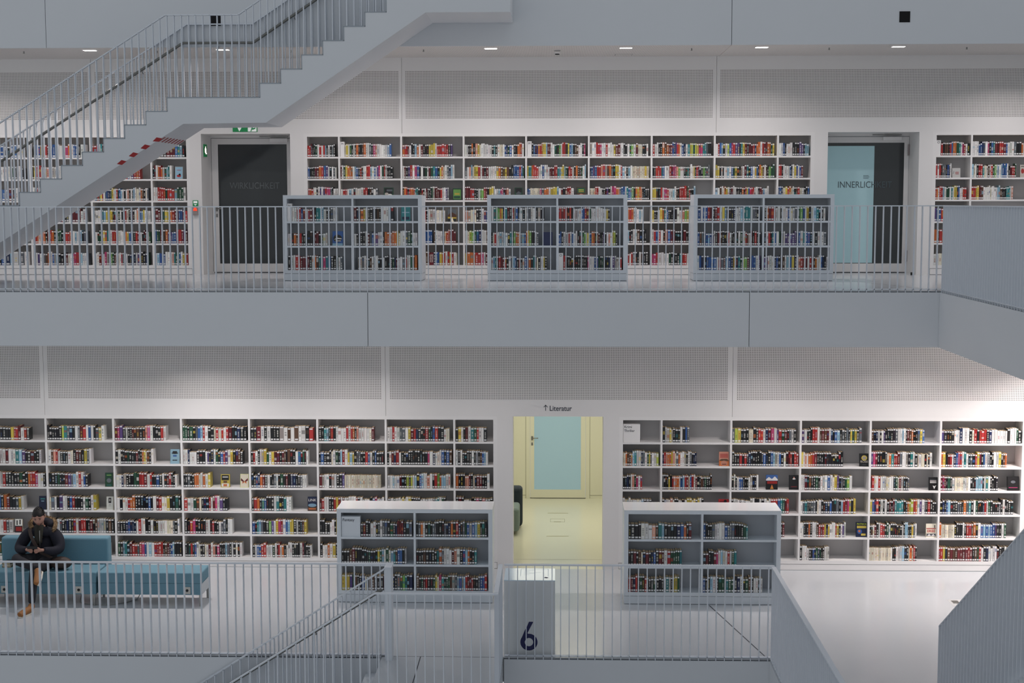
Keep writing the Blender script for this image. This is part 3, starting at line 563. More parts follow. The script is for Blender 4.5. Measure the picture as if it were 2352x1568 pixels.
disp('UM', 2, -1.656, -1.523, .19, 'G', 'olive green book displayed upstairs left of the middle low bookcase', [('r', .05, .95, .1, .9, 'g'), ('r', .2, .8, .45, .6, 'y'), ('r', .1, .9, .15, .35, 'G')])
disp('UM', 2, -.664, -.538, .2, 'G', 'green book displayed upstairs over the left of the middle low bookcase', [('r', .1, .9, .6, .95, 'k'), ('p', 'S', [(.1, .5), (.5, .7), (.9, .55), (.5, .4)]), ('r', .1, .9, .1, .3, 't')])
disp('UM', 2, .333, .473, .205, 'n', 'brown green book displayed upstairs over the right of the middle low bookcase', [('r', .05, .95, .55, .95, 'G'), ('r', .2, .8, .75, .82, 'L'), ('r', .2, .8, .62, .68, 'y'), ('e', .5, .3, .3, .18, 'm')])
disp('UM', 3, -1.742, -1.602, .20, 'y', 'landscape picture book leaning in the gap between two low bookcases', [('r', 0, 1, .5, 1, 'S'), ('p', 'n', [(0, .5), (.4, .8), (1, .55), (1, .35), (0, .4)]), ('r', 0, 1, 0, .25, 'k'), ('p', 'c', [(.35, 0), (.5, .4), (.7, 0)])], lean=.14)
disp('UR', 1, 6.288, 6.418, .15, 'w', 'square white book with red lines right of the INNERLICHKEIT door', [('r', .4, .8, .55, .6, 'r'), ('r', .35, .8, .45, .5, 'r'), ('r', .4, .8, .35, .4, 'r'), ('p', 'S', [(.1, .4), (.2, .7), (.24, .7), (.16, .4)])])
disp('UR', 1, 7.355, 7.437, .2, 'x', 'pale book with dark squiggles at the right edge of the picture', [('e', .5, .5, .3, .2, 'r'), ('r', .2, .8, .85, .9, 'k')])
disp('U1', 0, -2.299, -2.163, .22, 't', 'deep blue green book with a pale horizon, top row of leftmost low bookcase', [('r', .1, .9, .55, .62, 'l'), ('r', .1, .9, .1, .3, 'B')])
disp('U1', 1, -3.328, -3.172, .215, 'b', 'blue book with a black car silhouette, middle row of leftmost low bookcase', [('r', 0, 1, 0, .16, 'l'), ('e', .5, .5, .42, .26, 'k'), ('p', 'w', [(.15, .42), (.45, .55), (.9, .5), (.85, .44), (.5, .46)]), ('r', .3, .8, .3, .36, 'w')])
disp('U2', 1, -.193, -.051, .2, 'B', 'plain navy book standing face out in the middle low bookcase', [])

# ------------------------------------------------------------------ railings: flat bars set square to the railing line
def railing(label, axis, fixed, a0, a1, zb, ht, phase=0.0, side=0.025, stuff_from=None, bottom=True, name='railing', ends=(0, 0)):
    """axis 'X': runs along x at y=fixed; axis 'Y': runs along y at x=fixed"""
    mid = (a0+a1)/2; P = .10134
    loc = (mid, fixed, zb) if axis == 'X' else (fixed, mid, zb)
    root = thing(name, loc, label, 'railing')
    def bx(mb, p0, p1, q0, q1, z0, z1):
        return mb.box(p0, p1, q0, q1, z0, z1) if axis == 'X' else mb.box(q0, q1, p0, p1, z0, z1)
    bx(MB(), a0-ends[0], a1+ends[1], fixed-side, fixed+side, zb+ht-.014, zb+ht).build('top_rail', M['rail'], root)
    if bottom: bx(MB(), a0, a1, fixed-side, fixed+side, zb+.012, zb+.024).build('bottom_rail', M['rail'], root)
    n0 = math.ceil((a0-phase)/P); ps = []
    while phase+n0*P <= a1+1e-4: ps.append(phase+n0*P); n0 += 1
    ps.sort(key=lambda p: abs(p-(stuff_from if stuff_from is not None else mid)))
    h = ht-.014; bar0 = None
    for p in ps[:98]:
        if bar0 is None:
            bar0 = bx(MB(), -.005, .005, -side, side, -.03, h).mesh('bar', M['rail'])
        o = bpy.data.objects.new('bar', bar0); COL.objects.link(o); o.parent = root
        o.location = (p-mid, 0, 0) if axis == 'X' else (0, p-mid, 0)
    if len(ps) > 98:
        mb = MB()
        for p in ps[98:]: bx(mb, p-.005, p+.005, fixed-side, fixed+side, zb-.03, zb+h)
        o = mb.build('bars', M['rail'], root); o['kind'] = 'stuff'
    return root
railing('long pale grey flat-bar railing along the edge of the upper gallery', 'X', YRU+.01, -13, XVU, ZU, 1.117, phase=-7.3666, stuff_from=-1.2)
railing('flat-bar railing of the upper gallery running towards the viewer at right', 'Y', XVU, 10, YRU-.06, ZU, 1.117, phase=19.2)
railing('flat-bar railing on the lower gallery in front of the person and blue sofa', 'X', YRL+.01, -11, -1.99, 0, 1.117, phase=-6.5256, stuff_from=-4.5)
railing('short flat-bar railing on the near side of the lower stair landing', 'X', 15.49, -1.97, -.645, 0, 1.117, phase=-1.93, ends=(0, .025))
railing('short flat-bar railing beside the numbered pillar, running towards the viewer', 'Y', -.645, 15.53, YRL+.01, 0, 1.117, phase=15.6)
railing('flat-bar railing on the lower gallery in front of the numbered pillar', 'X', YRL+.01, -.60, XVL+.02, 0, 1.117, phase=-.547)
railing('flat-bar railing of the lower gallery running towards the viewer, bottom right', 'Y', XVL, 8, YRL-.04, 0, 1.117, phase=16.7)

def stair_rail(label, y, profile, zbot, x0, x1, phase, hand=None, hoff=-.06, par=None):
    """profile: (x,z) points of the top rail; zbot(x): height of the tread under a bar"""
    P = .10134
    def zt(x):
        for (xa, za), (xb, zb_) in zip(profile[:-1], profile[1:]):
            if xa <= x <= xb: return za+(zb_-za)*(x-xa)/(xb-xa)
        return profile[-1][1]
    mb = MB(); t = .016
    n = len(mb.v)
    pts = profile
    mb.prism([(x, z-t) for x, z in pts]+[(x, z) for x, z in reversed(pts)], y-.025, y+.025)
    root = mb.build('railing', M['rail'], par)
    if label: root['label'] = label
    n0 = math.ceil((x0-phase)/P)
    while phase+n0*P <= x1:
        x = phase+n0*P; n0 += 1
        MB().box(x-.005, x+.005, y-.025, y+.025, zbot(x), zt(x)-.010).build('bar', M['rail'], root, origin=(x, y, zbot(x)))
    if hand:
        h = MB().tube([(x, y+hoff, z) for x, z in hand], .021, 10).build('handrail', M['hand'], root, smooth=True)
        for i in range(len(hand)-1):
            (xa, za), (xb, zb_) = hand[i], hand[i+1]; L_ = math.hypot(xb-xa, zb_-za); k_ = max(1, int(L_/1.3))
            for j in range(k_):
                f = (j+.5)/k_; x = xa+(xb-xa)*f; z = za+(zb_-za)*f
                MB().tube([(x, y, z-.06), (x, y+hoff, z-.05), (x, y+hoff, z-.015)], .006, 6).build('bracket', M['hand'], root)
    return root

# ------------------------------------------------------------------ upper staircase
def stepped(name, parent, tops, bottom, y0, y1, axis='X'):
    """tops: (a, b, height) treads in order of rising a; bottom(a): underside height; quads only, closed"""
    m = MB(); V_ = (lambda a, y, z: (a, y, z)) if axis == 'X' else (lambda a, y, z: (y, a, z))
    for i, (a, b, h) in enumerate(tops):
        ba, bb = min(bottom(a), h-.01), min(bottom(b), h-.01)
        for y in (y0, y1): m.quad([V_(a, y, ba), V_(b, y, bb), V_(b, y, h), V_(a, y, h)])
        m.quad([V_(a, y0, h), V_(b, y0, h), V_(b, y1, h), V_(a, y1, h)])
        m.quad([V_(a, y0, ba), V_(b, y0, bb), V_(b, y1, bb), V_(a, y1, ba)])
        if i+1 < len(tops): h2 = tops[i+1][2]; m.quad([V_(b, y0, h), V_(b, y0, h2), V_(b, y1, h2), V_(b, y1, h)])
    a, _, h = tops[0]; m.quad([V_(a, y0, bottom(a)), V_(a, y1, bottom(a)), V_(a, y1, h), V_(a, y0, h)])
    _, b, h = tops[-1]; m.quad([V_(b, y0, bottom(b)), V_(b, y1, bottom(b)), V_(b, y1, h), V_(b, y0, h)])
    return m.build(name, M['fascia'], parent)
YS0, YS1 = 20.55, YA-.032
lt, lr, rt, rr = .306, .1885, .298, .1945          # tread/rise left and right of the landing
XL, XR, ZL = -5.466, -4.152, 6.811
top = []
z = ZL; x = XL
seq = [(XR, ZL), (XL, ZL)]
k = 0
while z > ZU+.01:
    k += 1; seq += [(x, z-lr)]; z -= lr; x -= lt; seq += [(x, z)]
seqL = seq
up = [(XR, ZL)]; x = XR; z = ZL
for k in range(8):
    z += rr; up.append((x, z)); x += rt; up.append((x, z))
up[-1] = (-.638, up[-1][1])
zt_ = up[-1][1]
outline = list(reversed(up[1:]))+seqL          # from top right down to the left
outline += [(seqL[-1][0], ZU)] if seqL[-1][1] > ZU+.001 else []
outline += [(-8.87, ZU), (-5.243, 6.449), (-4.075, 6.462), (-1.816, 7.972), (-.638, 7.972)]
st = thing('staircase', (-5, 21.1, ZU), 'pale grey staircase with a landing, rising to the gallery above at upper left', 'staircase')
def pw(pts):
    def f(a):
        for (xa, za), (xb, zb_) in zip(pts[:-1], pts[1:]):
            if a <= xb+1e-6: return za+(zb_-za)*(a-xa)/(xb-xa) if a > xa else (za if a <= pts[0][0] else za+(zb_-za)*(a-xa)/(xb-xa))
        return pts[-1][1]
    return f
tops = []; x = XL-14*lt
for k in range(13): tops.append((XL-(13-k)*lt, XL-(12-k)*lt, ZL-(13-k)*lr))
under = [(-20, ZU), (-8.87, ZU), (-5.243, 6.449), (-4.075, 6.462), (-1.816, 7.972), (-.638, 7.972), (9, 7.972)]
cut = sorted([-8.87, -5.243, -4.075, -1.816])
tops.append((XL, XR, ZL))
for k in range(8): tops.append((XR+k*rt, XR+(k+1)*rt if k < 7 else -.638, ZL+(k+1)*rr))
t2 = []
for a, b, h in tops:
    pts_ = [a]+[c for c in cut if a < c < b]+[b]
    t2 += [(p, q, h) for p, q in zip(pts_[:-1], pts_[1:])]
stepped('stair_body', st, t2, pw(under), YS0, YS1)
saw = list(reversed(seqL[1:]))+up
mb = MB()
for (xa, za), (xb, zb_) in zip(saw[:-1], saw[1:]):
    if abs(za-zb_) < 1e-6: mb.box(min(xa, xb)-.004, max(xa, xb)+.004, YS0-.004, YS1+.004, za-.004, za+.010)
    else: mb.box(xa-.005, xa+.005, YS0-.004, YS0+.004, min(za, zb_), max(za, zb_))
mb.build('tread_edge_shading', mat('tread_edge_shading_grey', (150, 158, 166), .5), st)  # gap line and edge shading along the steps, put in as grey strips
t4 = [[(-5.683, 6.207), (-5.604, 6.202), (-5.548, 6.248), (-5.626, 6.262)], [(-5.859, 6.109), (-5.785, 6.094), (-5.716, 6.145), (-5.794, 6.164)],
      [(-6.028, 6.001), (-5.957, 5.985), (-5.889, 6.036), (-5.963, 6.055)], [(-6.2, 5.892), (-6.129, 5.877), (-6.061, 5.928), (-6.132, 5.947)]]
for i, q in enumerate(t4):
    q = [(a+.0, b) for a, b in q]
    o = MB().prism(q, YS0-.003, YS0+.001).build('warning_stripe', M['red'], st)
# row of small stripes across the sloping underside
for i in range(7):
    y = YS0+.06+i*.17; x = -5.58-.0*i; zz = 6.449+(x+5.243)*(6.449-ZU)/(-5.243+8.87)
    s_ = (6.449-ZU)/(-5.243+8.87)
    mb = MB(); mb.quad([(x-.05, y, zz-.05*s_-.002), (x-.05, y+.085, zz-.05*s_-.002), (x+.05, y+.085, zz+.05*s_-.002), (x+.05, y, zz+.05*s_-.002)])
    mb.build('warning_stripe', M['red'], st)
def zb_top(x):
    if XL <= x <= XR: return ZL
    if x < XL: return ZL-lr*(int((XL-x)/lt)+1)
    return ZL+rr*(int((x-XR)/rt)+1)
sl, sr = .622, .656
prof = [(-9.3, 7.965-(9.3-5.474)*sl), (-5.474, 7.965), (-4.443, 7.965), (-1.9, 7.965+2.543*sr)]
stair_rail('front flat-bar railing of the upper staircase and its landing', YS0+.03, prof, zb_top, -9.2, -2.33, -5.45, par=st)
profb = [(-9.3, 7.976-(9.3-5.457)*sl), (-5.457, 7.976), (-4.485, 7.976), (-1.9, 7.976+2.585*sr)]
handb = [(-9.2, 7.69-(9.2-5.509)*sl), (-5.509, 7.69), (-4.467, 7.69), (-2.0, 7.69+2.467*sr)]
stair_rail('rear flat-bar railing of the upper staircase carrying a dark round handrail', YS1-.03, profb, zb_top, -9.2, -2.33, -5.42, hand=handb, par=st)

# ------------------------------------------------------------------ lower staircase (landing and flight going down to the left)
X0 = -1.94; seq = [(-.625, -.004), (X0, -.004)]; x = X0; z = 0
for k in range(11): seq.append((x, z-.19)); z -= .19; x -= .30; seq.append((x, z))
out = seq+[(x, z-.3), (X0-.2, -.62), (-.625, -.62)]
st2 = thing('staircase', (-1.3, 16.1, -.6), 'pale grey stair flight going down from the landing beside the lower gallery', 'staircase')
tops = [(X0-.30*(k+1), X0-.30*k, -.19*(k+1)) for k in range(11)][::-1]+[(X0, -.625, -.004)]
stepped('stair_body', st2, tops, pw([(X0-3.3, -2.09-.30), (X0-.2, -.62), (-.625, -.62)]), 15.45, YRL-.035)
def zb_low(x):
    if x >= X0: return 0
    return -.19*(int((X0-x)/.30)+1)
s2 = .634
stair_rail('near flat-bar railing of the stair flight going down from the lower landing', 15.49, [(-5.2, 1.117-(5.2-1.97)*s2), (-1.97, 1.117)], zb_low, -5.1, -1.99, -1.93, par=st2)
stair_rail('far flat-bar railing of the stair flight down, with a dark handrail', 16.69, [(-5.2, 1.117-(5.2-1.95)*s2), (-1.95, 1.117)], zb_low, -5.1, -1.99, -1.90,
           hand=[(-5.15, .845-(5.15-2.03)*s2), (-2.03, .845)], hoff=-.07, par=st2)
o = MB().box(-1.99, -1.915, 16.60, 16.80, -.30, 1.105).box(-1.995, -1.91, 16.59, 16.81, 1.105, 1.119).build('railing_post', M['rail'], st2)

# ------------------------------------------------------------------ staircase at the right edge, rising towards the viewer
st3 = thing('staircase', (4.5, 12, 0), 'staircase rising towards the viewer at the lower right edge', 'staircase')
pts = [(14.40, 0)]; y = 14.40; z = 0
for k in range(14): z += .176; pts.append((y, z)); y -= .30; pts.append((y, z))
pts += [(y, z-.45), (13.55, 0)]
tops = [(14.40-.30*(k+1), 14.40-.30*k, .176*(k+1)) for k in range(14)][::-1]
stepped('stair_body', st3, tops, pw([(10.2, 2.05), (13.55, 0), (14.4, 0)]), 3.90, 5.02, axis='Y')
s3 = .62
y1 = 10.3
r3 = MB().prism([(14.40, 1.103), (y1, 1.103+(14.40-y1)*s3), (y1, 1.117+(14.40-y1)*s3), (14.40, 1.117)], 3.842, 3.892, axis='X').build('railing', M['rail'], st3)
yy = 14.39
while yy > y1:
    MB().box(3.842, 3.892, yy-.005, yy+.005, 0 if yy > 14.3 else .03+(14.3-yy)*s3*.93, 1.108+(14.40-yy)*s3).build('bar', M['rail'], r3, origin=(3.867, yy, 0)); yy -= .10134

# ------------------------------------------------------------------ doors upstairs
def door(n, xa, xb, xg0, xg1, label):
    YB = YWU+.65
    root = MB().box(xa, xg0, YB, YB+.05, ZU+.0, ZT).box(xg1, xb, YB, YB+.05, ZU, ZT).box(xg0, xg1, YB, YB+.05, 6.30, ZT).box(xg0, xg1, YB, YB+.05, ZU+.012, 4.335).build('door_%d' % n, M['wall'], origin=((xa+xb)/2, YB, ZU))
    tag(root, label, 'structure', kind='structure')
    g = MB().box(xg0-.01, xg1+.01, YB+.012, YB+.03, 4.32, 6.31).build('glass_pane', M['glassd'], root)
    m = MB().box(xg0-.11, xg1+.08, YB-.003, YB+.002, 6.396, 6.402).box(xg0-.112, xg0-.107, YB-.003, YB+.002, ZU+.02, 6.4).box(xg1+.075, xg1+.08, YB-.003, YB+.002, ZU+.02, 6.4)
    m.box(xg0-.1, xg1+.075, YB-.002, YB+.01, ZU+.002, ZU+.014)
    m.build('leaf_joint', M['joint'], root)
    return root, YB
d1, YB = door(1, -5.705, -4.265, -5.585, -4.461+.02, 'dark glass door lettered WIRKLICHKEIT in a white frame')
text_mesh('WIRKLICHKEIT', .150, M['textg'], 'glass_lettering', d1, (-4.985, YB+.009, 5.572), 'CENTER', sx=.82)
d2, _ = door(2, 4.310, 5.748, 4.40, 5.67, 'dark glass door lettered INNERLICHKEIT in a white frame')
MB().box(4.40, 5.188, YB+.006, YB+.0115, 4.345, 6.248).build('painted_glass_light', M['glass_light'], d2)  # panel that paints the bright light in the left of this pane
text_mesh('INNERLICHKEIT', .148, mat('slate_lettering', (84, 98, 104), .5), 'glass_lettering', d2, (5.040, YB+.004, 5.572), 'CENTER', sx=.84)
for i in range(3): MB().box(5.014, 5.10+.012*(i % 2), YB+.003, YB+.005, 5.765-.022*i, 5.771-.022*i).build('small_lettering', M['text'], d2)
for d, a, b in ((d1, -4.711, -4.415), (d2, 5.311, 5.611)):
    MB().box(a, b, YB-.07, YB, 6.334, 6.395).build('door_closer', M['steel'] if 0 else M['shelf'], d, bevel=.006)
    MB().box(a-.17, b+.0, YB-.05, YB-.03, 6.418, 6.434).build('closer_track', M['steel'], d)
for zz in (6.18, 4.409+.05):
    MB().tube([(5.735, YB-.025, zz-.09), (5.735, YB-.025, zz+.09)], .017, 10).build('hinge', mat('hinge_grey', (150, 140, 140), .4, .3), d2)
def handle(root, x, z, y, sgn=1):
    MB().box(x-.018, x+.018, y-.008, y, z-.045, z+.03).box(x-.016, x+.016, y-.008, y, z-.14, z-.085).build('door_plate', M['steel'], root, bevel=.004)
    MB().tube([(x, y-.005, z), (x, y-.05, z), (x+sgn*.11, y-.05, z)], .009, 8).build('door_handle', M['steel'], root, smooth=True)
handle(d1, -5.619, 5.245, YB)
handle(d2, 4.36, 5.2, YB)
o = MB().tube([(5.66, 23.33, ZU), (5.66, 23.33, ZU+.045)], .028, 14).build('door_stop', M['dark'], origin=(5.66, 23.33, ZU)); tag(o, 'small black door stop on the upper floor by the right door', 'door stop')

# ------------------------------------------------------------------ signs and call point by the left door
s = MB().box(-5.185, -4.787, YWU-.012, YWU, 6.474, 6.66).build('escape_sign', M['green'], origin=(-4.98, YWU, 6.474)); tag(s, 'green escape sign above the left dark door, partly behind the stairs', 'sign')
MB().prism([(-5.13, 6.60), (-5.08, 6.48+.0), (-5.06, 6.505), (-5.01, 6.60)], YWU-.0135, YWU-.012).build('arrow', M['signw'], s)
m = MB().box(-4.94, -4.79, YWU-.0132, YWU-.012, 6.478, 6.655); m.build('door_symbol', M['signw'], s)
m = MB().prism([(-4.90, 6.48), (-4.885, 6.48), (-4.85, 6.56), (-4.87, 6.565)], YWU-.0145, YWU-.0132).prism([(-4.87, 6.50), (-4.82, 6.52), (-4.815, 6.54), (-4.865, 6.53)], YWU-.0145, YWU-.0132).prism([(-4.885, 6.56), (-4.845, 6.56), (-4.83, 6.63), (-4.87, 6.635)], YWU-.0145, YWU-.0132).box(-4.80, -4.79, YWU-.0145, YWU-.0132, 6.478, 6.655)
m.build('running_figure', M['green'], s)
s = MB().box(-5.705, -5.692, 23.60, 23.80, 6.085, 6.285).build('escape_sign', M['green'], origin=(-5.70, 23.7, 6.085)); tag(s, 'lit green escape sign inside the left door reveal', 'sign')
MB().box(-5.692, -5.690, 23.66, 23.74, 6.15, 6.22).box(-5.692, -5.69, 23.69, 23.71, 6.22, 6.25).box(-5.692, -5.69, 23.70, 23.77, 6.13, 6.15).build('lit_figure', mat('lit_figure_white', (255, 225, 220), .5, emit=(255, 215, 210), es=3), s)
s = MB().box(-5.857, -5.77, YWU-.008, YWU, 5.283, 5.381).build('call_point', M['green'], origin=(-5.81, YWU, 5.143)); tag(s, 'wall call point left of the WIRKLICHKEIT door, green plate over red lamp', 'call point')
MB().box(-5.845, -5.782, YWU-.0095, YWU-.008, 5.335, 5.37).prism([(-5.84, 5.32), (-5.815, 5.295), (-5.788, 5.32)], YWU-.0095, YWU-.008).build('plate_symbol', M['signw'], s)
MB().box(-5.857, -5.77, YWU-.035, YWU, 5.143, 5.282).build('housing', mat('call_point_grey', (150, 140, 138), .5), s)
MB().prism([(-5.845, 5.215), (-5.782, 5.215), (-5.80, 5.262), (-5.827, 5.262)], YWU-.040, YWU-.034).build('red_lamp', M['redlamp'], s)

# arrow and word above the corridor
s = MB().box(-.150, -.141, YWL-.0025, YWL-.001, 2.338, 2.425).prism([(-.176, 2.392), (-.170, 2.386), (-.1455, 2.412), (-.121, 2.386), (-.115, 2.392), (-.1455, 2.425)], YWL-.0025, YWL-.001).build('wall_lettering', M['text'], origin=(0, YWL, 2.338))
tag(s, 'small dark arrow and word Literatur on the wall above the corridor', 'sign')
text_mesh('Literatur', .106, M['text'], 'word', s, (-.093, YWL-.001, 2.338), 'LEFT', sx=.86, thick=.0012)

# loudspeaker niches in the fascia
for x0, x1, lab in ((-5.122, -4.962, 'square black loudspeaker grille in the top fascia behind the staircase landing'), (5.002, 5.157, 'square black loudspeaker grille in the top fascia at the upper right')):
    o = MB().box(x0, x1, YA-.036, YA-.031, 7.949, 8.106).build('loudspeaker_grille', mat('black_grille', (14, 12, 15), .9), origin=((x0+x1)/2, YA-.03, 7.949)); tag(o, lab, 'loudspeaker')

# ------------------------------------------------------------------ ceiling fixtures
def spot(x, y, z, power, parent, col=(1, .92, .895)):
    l = bpy.data.lights.new('downlight_lamp', 'AREA'); l.shape = 'RECTANGLE'; l.size = .16; l.size_y = .10; l.energy = power; l.color = col; l.spread = R(140)
    o = bpy.data.objects.new('downlight_lamp', l); COL.objects.link(o)
    o.parent = parent; o.location = (0, 0, -.02)
UPW = {-9: 1.0, -7: 1.0, -5: .35, -3: 1.1, -1: .95, 1: 1.15, 3: 1.1, 5: .18, 7: 1.4}
LPW = {-9: .5, -7: .65, -5: 1.7, -3: 1.0, -1: .32, 1: .28, 3: 1.05, 5: 1.3, 7: 4.6}
NMU = {-9: 'beyond the left edge', -7: 'above the far left of the upper staircase', -5: 'seen through the landing railing', -3: 'hidden behind the rising flight', -1: 'right of the stair head', 1: 'right of the smoke detector', 3: 'right of the middle ceiling joint', 5: 'below the right loudspeaker grille', 7: 'beyond the right edge'}
PW = 17.5
for lev in (0, 1):
    for xi, wgt in (LPW, UPW)[lev].items():
        x = xi*1.01+.03; y = (19.62, 22.12)[lev]; z = (ZFB, ZC)[lev]
        r_ = thing('ceiling_light', (x, y, z), ('recessed rectangular ceiling light over the lower shelves, number %s' % xi) if not lev else 'recessed rectangular ceiling light '+NMU[xi], 'ceiling light', 'ceiling lights')
        if not lev: r_['label'] = 'recessed ceiling light over the lower gallery bookshelves'; r_['group'] = 'ceiling lights over the lower gallery'
        else: r_['group'] = 'ceiling lights over the upper gallery'
        MB().box(x-.105, x+.105, y-.065, y+.065, z-.004, z+.002).build('frame', M['shelf'], r_)
        MB().box(x-.09, x+.09, y-.05, y+.05, z-.007, z-.003).build('diffuser', M['lamp'] if wgt > .0 else M['shelf'], r_)
        spot(x, y, z, PW*wgt, r_)
for x, nm in ((-8.09, 'at the far left above the upper staircase'), (-6.05, 'left of the staircase landing'), (-4.0, 'above the rising flight'), (-2.0, 'left of the first visible downlight'), (2.03, 'just left of the middle ceiling joint'), (4.08, 'between the two rightmost ceiling lights'), (6.12, 'near the right edge')):
    o = MB().tube([(x, 22.24, ZC+.002), (x, 22.24, ZC-.03)], .010, 8).build('sprinkler_head', M['steel'], origin=(x, 22.24, ZC)); tag(o, 'small grey ceiling sprinkler '+nm, 'sprinkler', 'ceiling sprinklers')
    MB().tube([(x, 22.24, ZC-.03), (x, 22.24, ZC-.034)], .017, 8).build('deflector', M['steel'], o)
o = MB().tube([(.016, 22.35, ZC), (.016, 22.35, ZC-.012)], .05, 16).tube([(.016, 22.75, ZC), (.016, 22.75, ZC-.022)], .055, 16).build('smoke_detector', M['shelf'], origin=(.016, 22.7, ZC)); tag(o, 'round smoke detector on the upper ceiling near the middle', 'smoke detector')
MB().tube([(.016, 22.75, ZC-.022), (.016, 22.75, ZC-.034)], .035, 14).build('sensor_ring', M['dark'], o)
MB().tube([(.016, 22.35, ZC-.012), (.016, 22.35, ZC-.02)], .05, 14).build('sensor_cap', M['steel'], o)
struct('trim_20', MB().box(.92, .925, 23.05, 23.30, ZC-.001, ZC+.001).box(1.183, 1.188, 23.05, 23.30, ZC-.001, ZC+.001).box(.92, 1.188, 23.05, 23.056, ZC-.001, ZC+.001), M['joint'], 'edge joint of a small access hatch in the upper ceiling')

# ------------------------------------------------------------------ corridor
CY = 26.037
my = mat('pale_yellow_wall_paint', (230, 228, 208), .6)
struct('floor_corridor', MB().box(-2.5, 2.5, YWL, CY, -.3, 0), mat('pale_yellow_floor', (226, 224, 204), .22))
struct('wall_corridor_side', MB().box(-2.5, -2.4, YWL+.46, CY, 0, 2.7).box(2.4, 2.5, YWL+.46, CY, 0, 2.7), my)
struct('wall_corridor_front', MB().box(-2.5, -.66, YWL+.455, YWL+.47, 0, 2.7).box(.73, 2.5, YWL+.455, YWL+.47, 0, 2.7), my)
struct('wall_corridor_end', MB().box(-2.5, -.463, CY, CY+.1, 0, 2.7).box(.542, 2.5, CY, CY+.1, 0, 2.7).box(-.463, .542, CY, CY+.1, 2.25, 2.7), my)
struct('ceiling_corridor', MB().box(-2.5, 2.5, YWL+.41, CY, 2.7, 2.75), M['ceil'])
m = MB()
for x in (-.540, .618): m.box(x-.003, x+.003, CY-.002, CY, 0, 2.7)
m.box(-2.4, -.54, CY-.002, CY, .054, .060).box(.62, 2.4, CY-.002, CY, .054, .060)
struct('trim_21', m, mat('panel_joint_olive', (110, 108, 80), .8), 'fine joints of the panels beside the corridor door')
d3 = MB().box(-.458, -.388, CY-.01, CY+.04, .012, 2.24).box(.455, .537, CY-.01, CY+.04, .012, 2.24).box(-.388, .455, CY-.01, CY+.04, .012, .16).box(-.388, .455, CY-.01, CY+.04, 2.1, 2.24).build('door_3', my, origin=(0, CY, 0))
tag(d3, 'pale yellow door with a frosted blue pane at the corridor end', 'structure', kind='structure')
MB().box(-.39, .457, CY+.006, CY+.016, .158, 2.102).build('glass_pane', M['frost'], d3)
MB().box(-.463, .542, CY-.004, CY+.02, .0, .011).build('leaf_joint', M['dark'], d3)
handle(d3, -.425, 1.11, CY-.012)
m = MB()
for y0, xa, xb in ((24.775, -.136, .217), (23.033, -.147, .21)): m.box(xa, xb, y0-.02, y0+.02, .0003, .001)
struct('trim_22', m, mat('floor_grille_grey', (170, 168, 140), .7), 'two narrow floor grilles in the corridor')
m = MB().box(-.09, .153, 24.31, 24.318, .0003, .001).box(-.09, .153, 24.07, 24.075, .0003, .001).box(-.09, -.085, 24.07, 24.31, .0003, .001).box(.148, .153, 24.07, 24.31, .0003, .001).box(-.03, .09, 24.08, 24.10, .0004, .0012).box(-.62, .69, 21.50, 21.506, .0003, .001)
struct('trim_23', m, mat('floor_joint_olive', (130, 128, 98), .8), 'small floor hatch and threshold joint in the corridor')
ac = thing('armchair', (-1.0, 23.5, 0), 'grey green armchair with a dark navy back at the left of the corridor', 'armchair')
MB().box(-1.30, -.585, 23.05, 23.62, .06, .44).build('seat', M['chairg'], ac, bevel=.05)
MB().box(-1.30, -.545, 23.60, 23.84, .02, .68).build('backrest', M['chaird'], ac, bevel=.06)
for fx in (-1.2, -.68):
    for fy in (23.15, 23.55): MB().tube([(fx, fy, 0), (fx, fy, .07)], .015, 8).build('leg', M['dark'], ac)
area('corridor_lamp', (0, 23.9, 2.66), (0, 0, 0), 2.6, 2.2, 46, (1.0, .97, .84))
l_ = bpy.data.objects['corridor_lamp']

# ------------------------------------------------------------------ numbered pillar
pl = thing('information_pillar', (-.31, 17.13, 0), 'waist-high pale pillar with a navy figure 6 behind the railing', 'pillar')
MB().box(-.608, -.004, 16.86, 17.424, .0, .895).build('pillar_body', mat('pillar_grey_white', (222, 224, 224), .5), pl)
MB().box(-.608, -.004, 16.86, 17.424, .895, .905).build('top_plate', M['plate'], pl)
cx, cz, ro_, ri = -.3135, .157, .102, .050
m = MB(); N = 40; yy = 16.8585; 
for i in range(N):
    a, b = 2*math.pi*i/N, 2*math.pi*(i+1)/N
    f = lambda a, r: (cx+r*math.cos(a), yy, cz+r*1.0*math.sin(a))
    m.quad([f(a, ri), f(a, ro_), f(b, ro_), f(b, ri)][::1])
yy -= .0006; m.quad([(cx-ro_, yy, cz), (cx-ro_*.62, yy, cz+.02), (cx+.052, yy, .404), (cx+.0, yy, .404)])
yy -= .0006; m.quad([(cx-ro_*.99, yy, cz+.015), (cx-.055, yy, cz-.0), (cx-.005, yy, cz+.085), (cx-.04, yy, cz+.165)])
m.build('numeral', M['navy'], pl)
m = MB().box(-.42, -.09, 17.38, 17.384, .905, .9056).box(-.42, -.415, 17.06, 17.38, .905, .9056).box(-.09, -.085, 17.06, 17.38, .905, .9056)
for i in range(5): m.box(-.38, -.38+.2*((i*7) % 3+1)/3, 17.12+i*.05, 17.123+i*.05, .905, .9056)
m.build('plan_lines', mat('plan_line_blue', (150, 180, 200), .5), pl)
MB().prism([(-.137, 16.975), (-.105, 16.955), (-.082, 16.98), (-.1, 17.01), (-.125, 17.015)], .905, .906, axis='Z').build('emblem', M['navy'], pl)

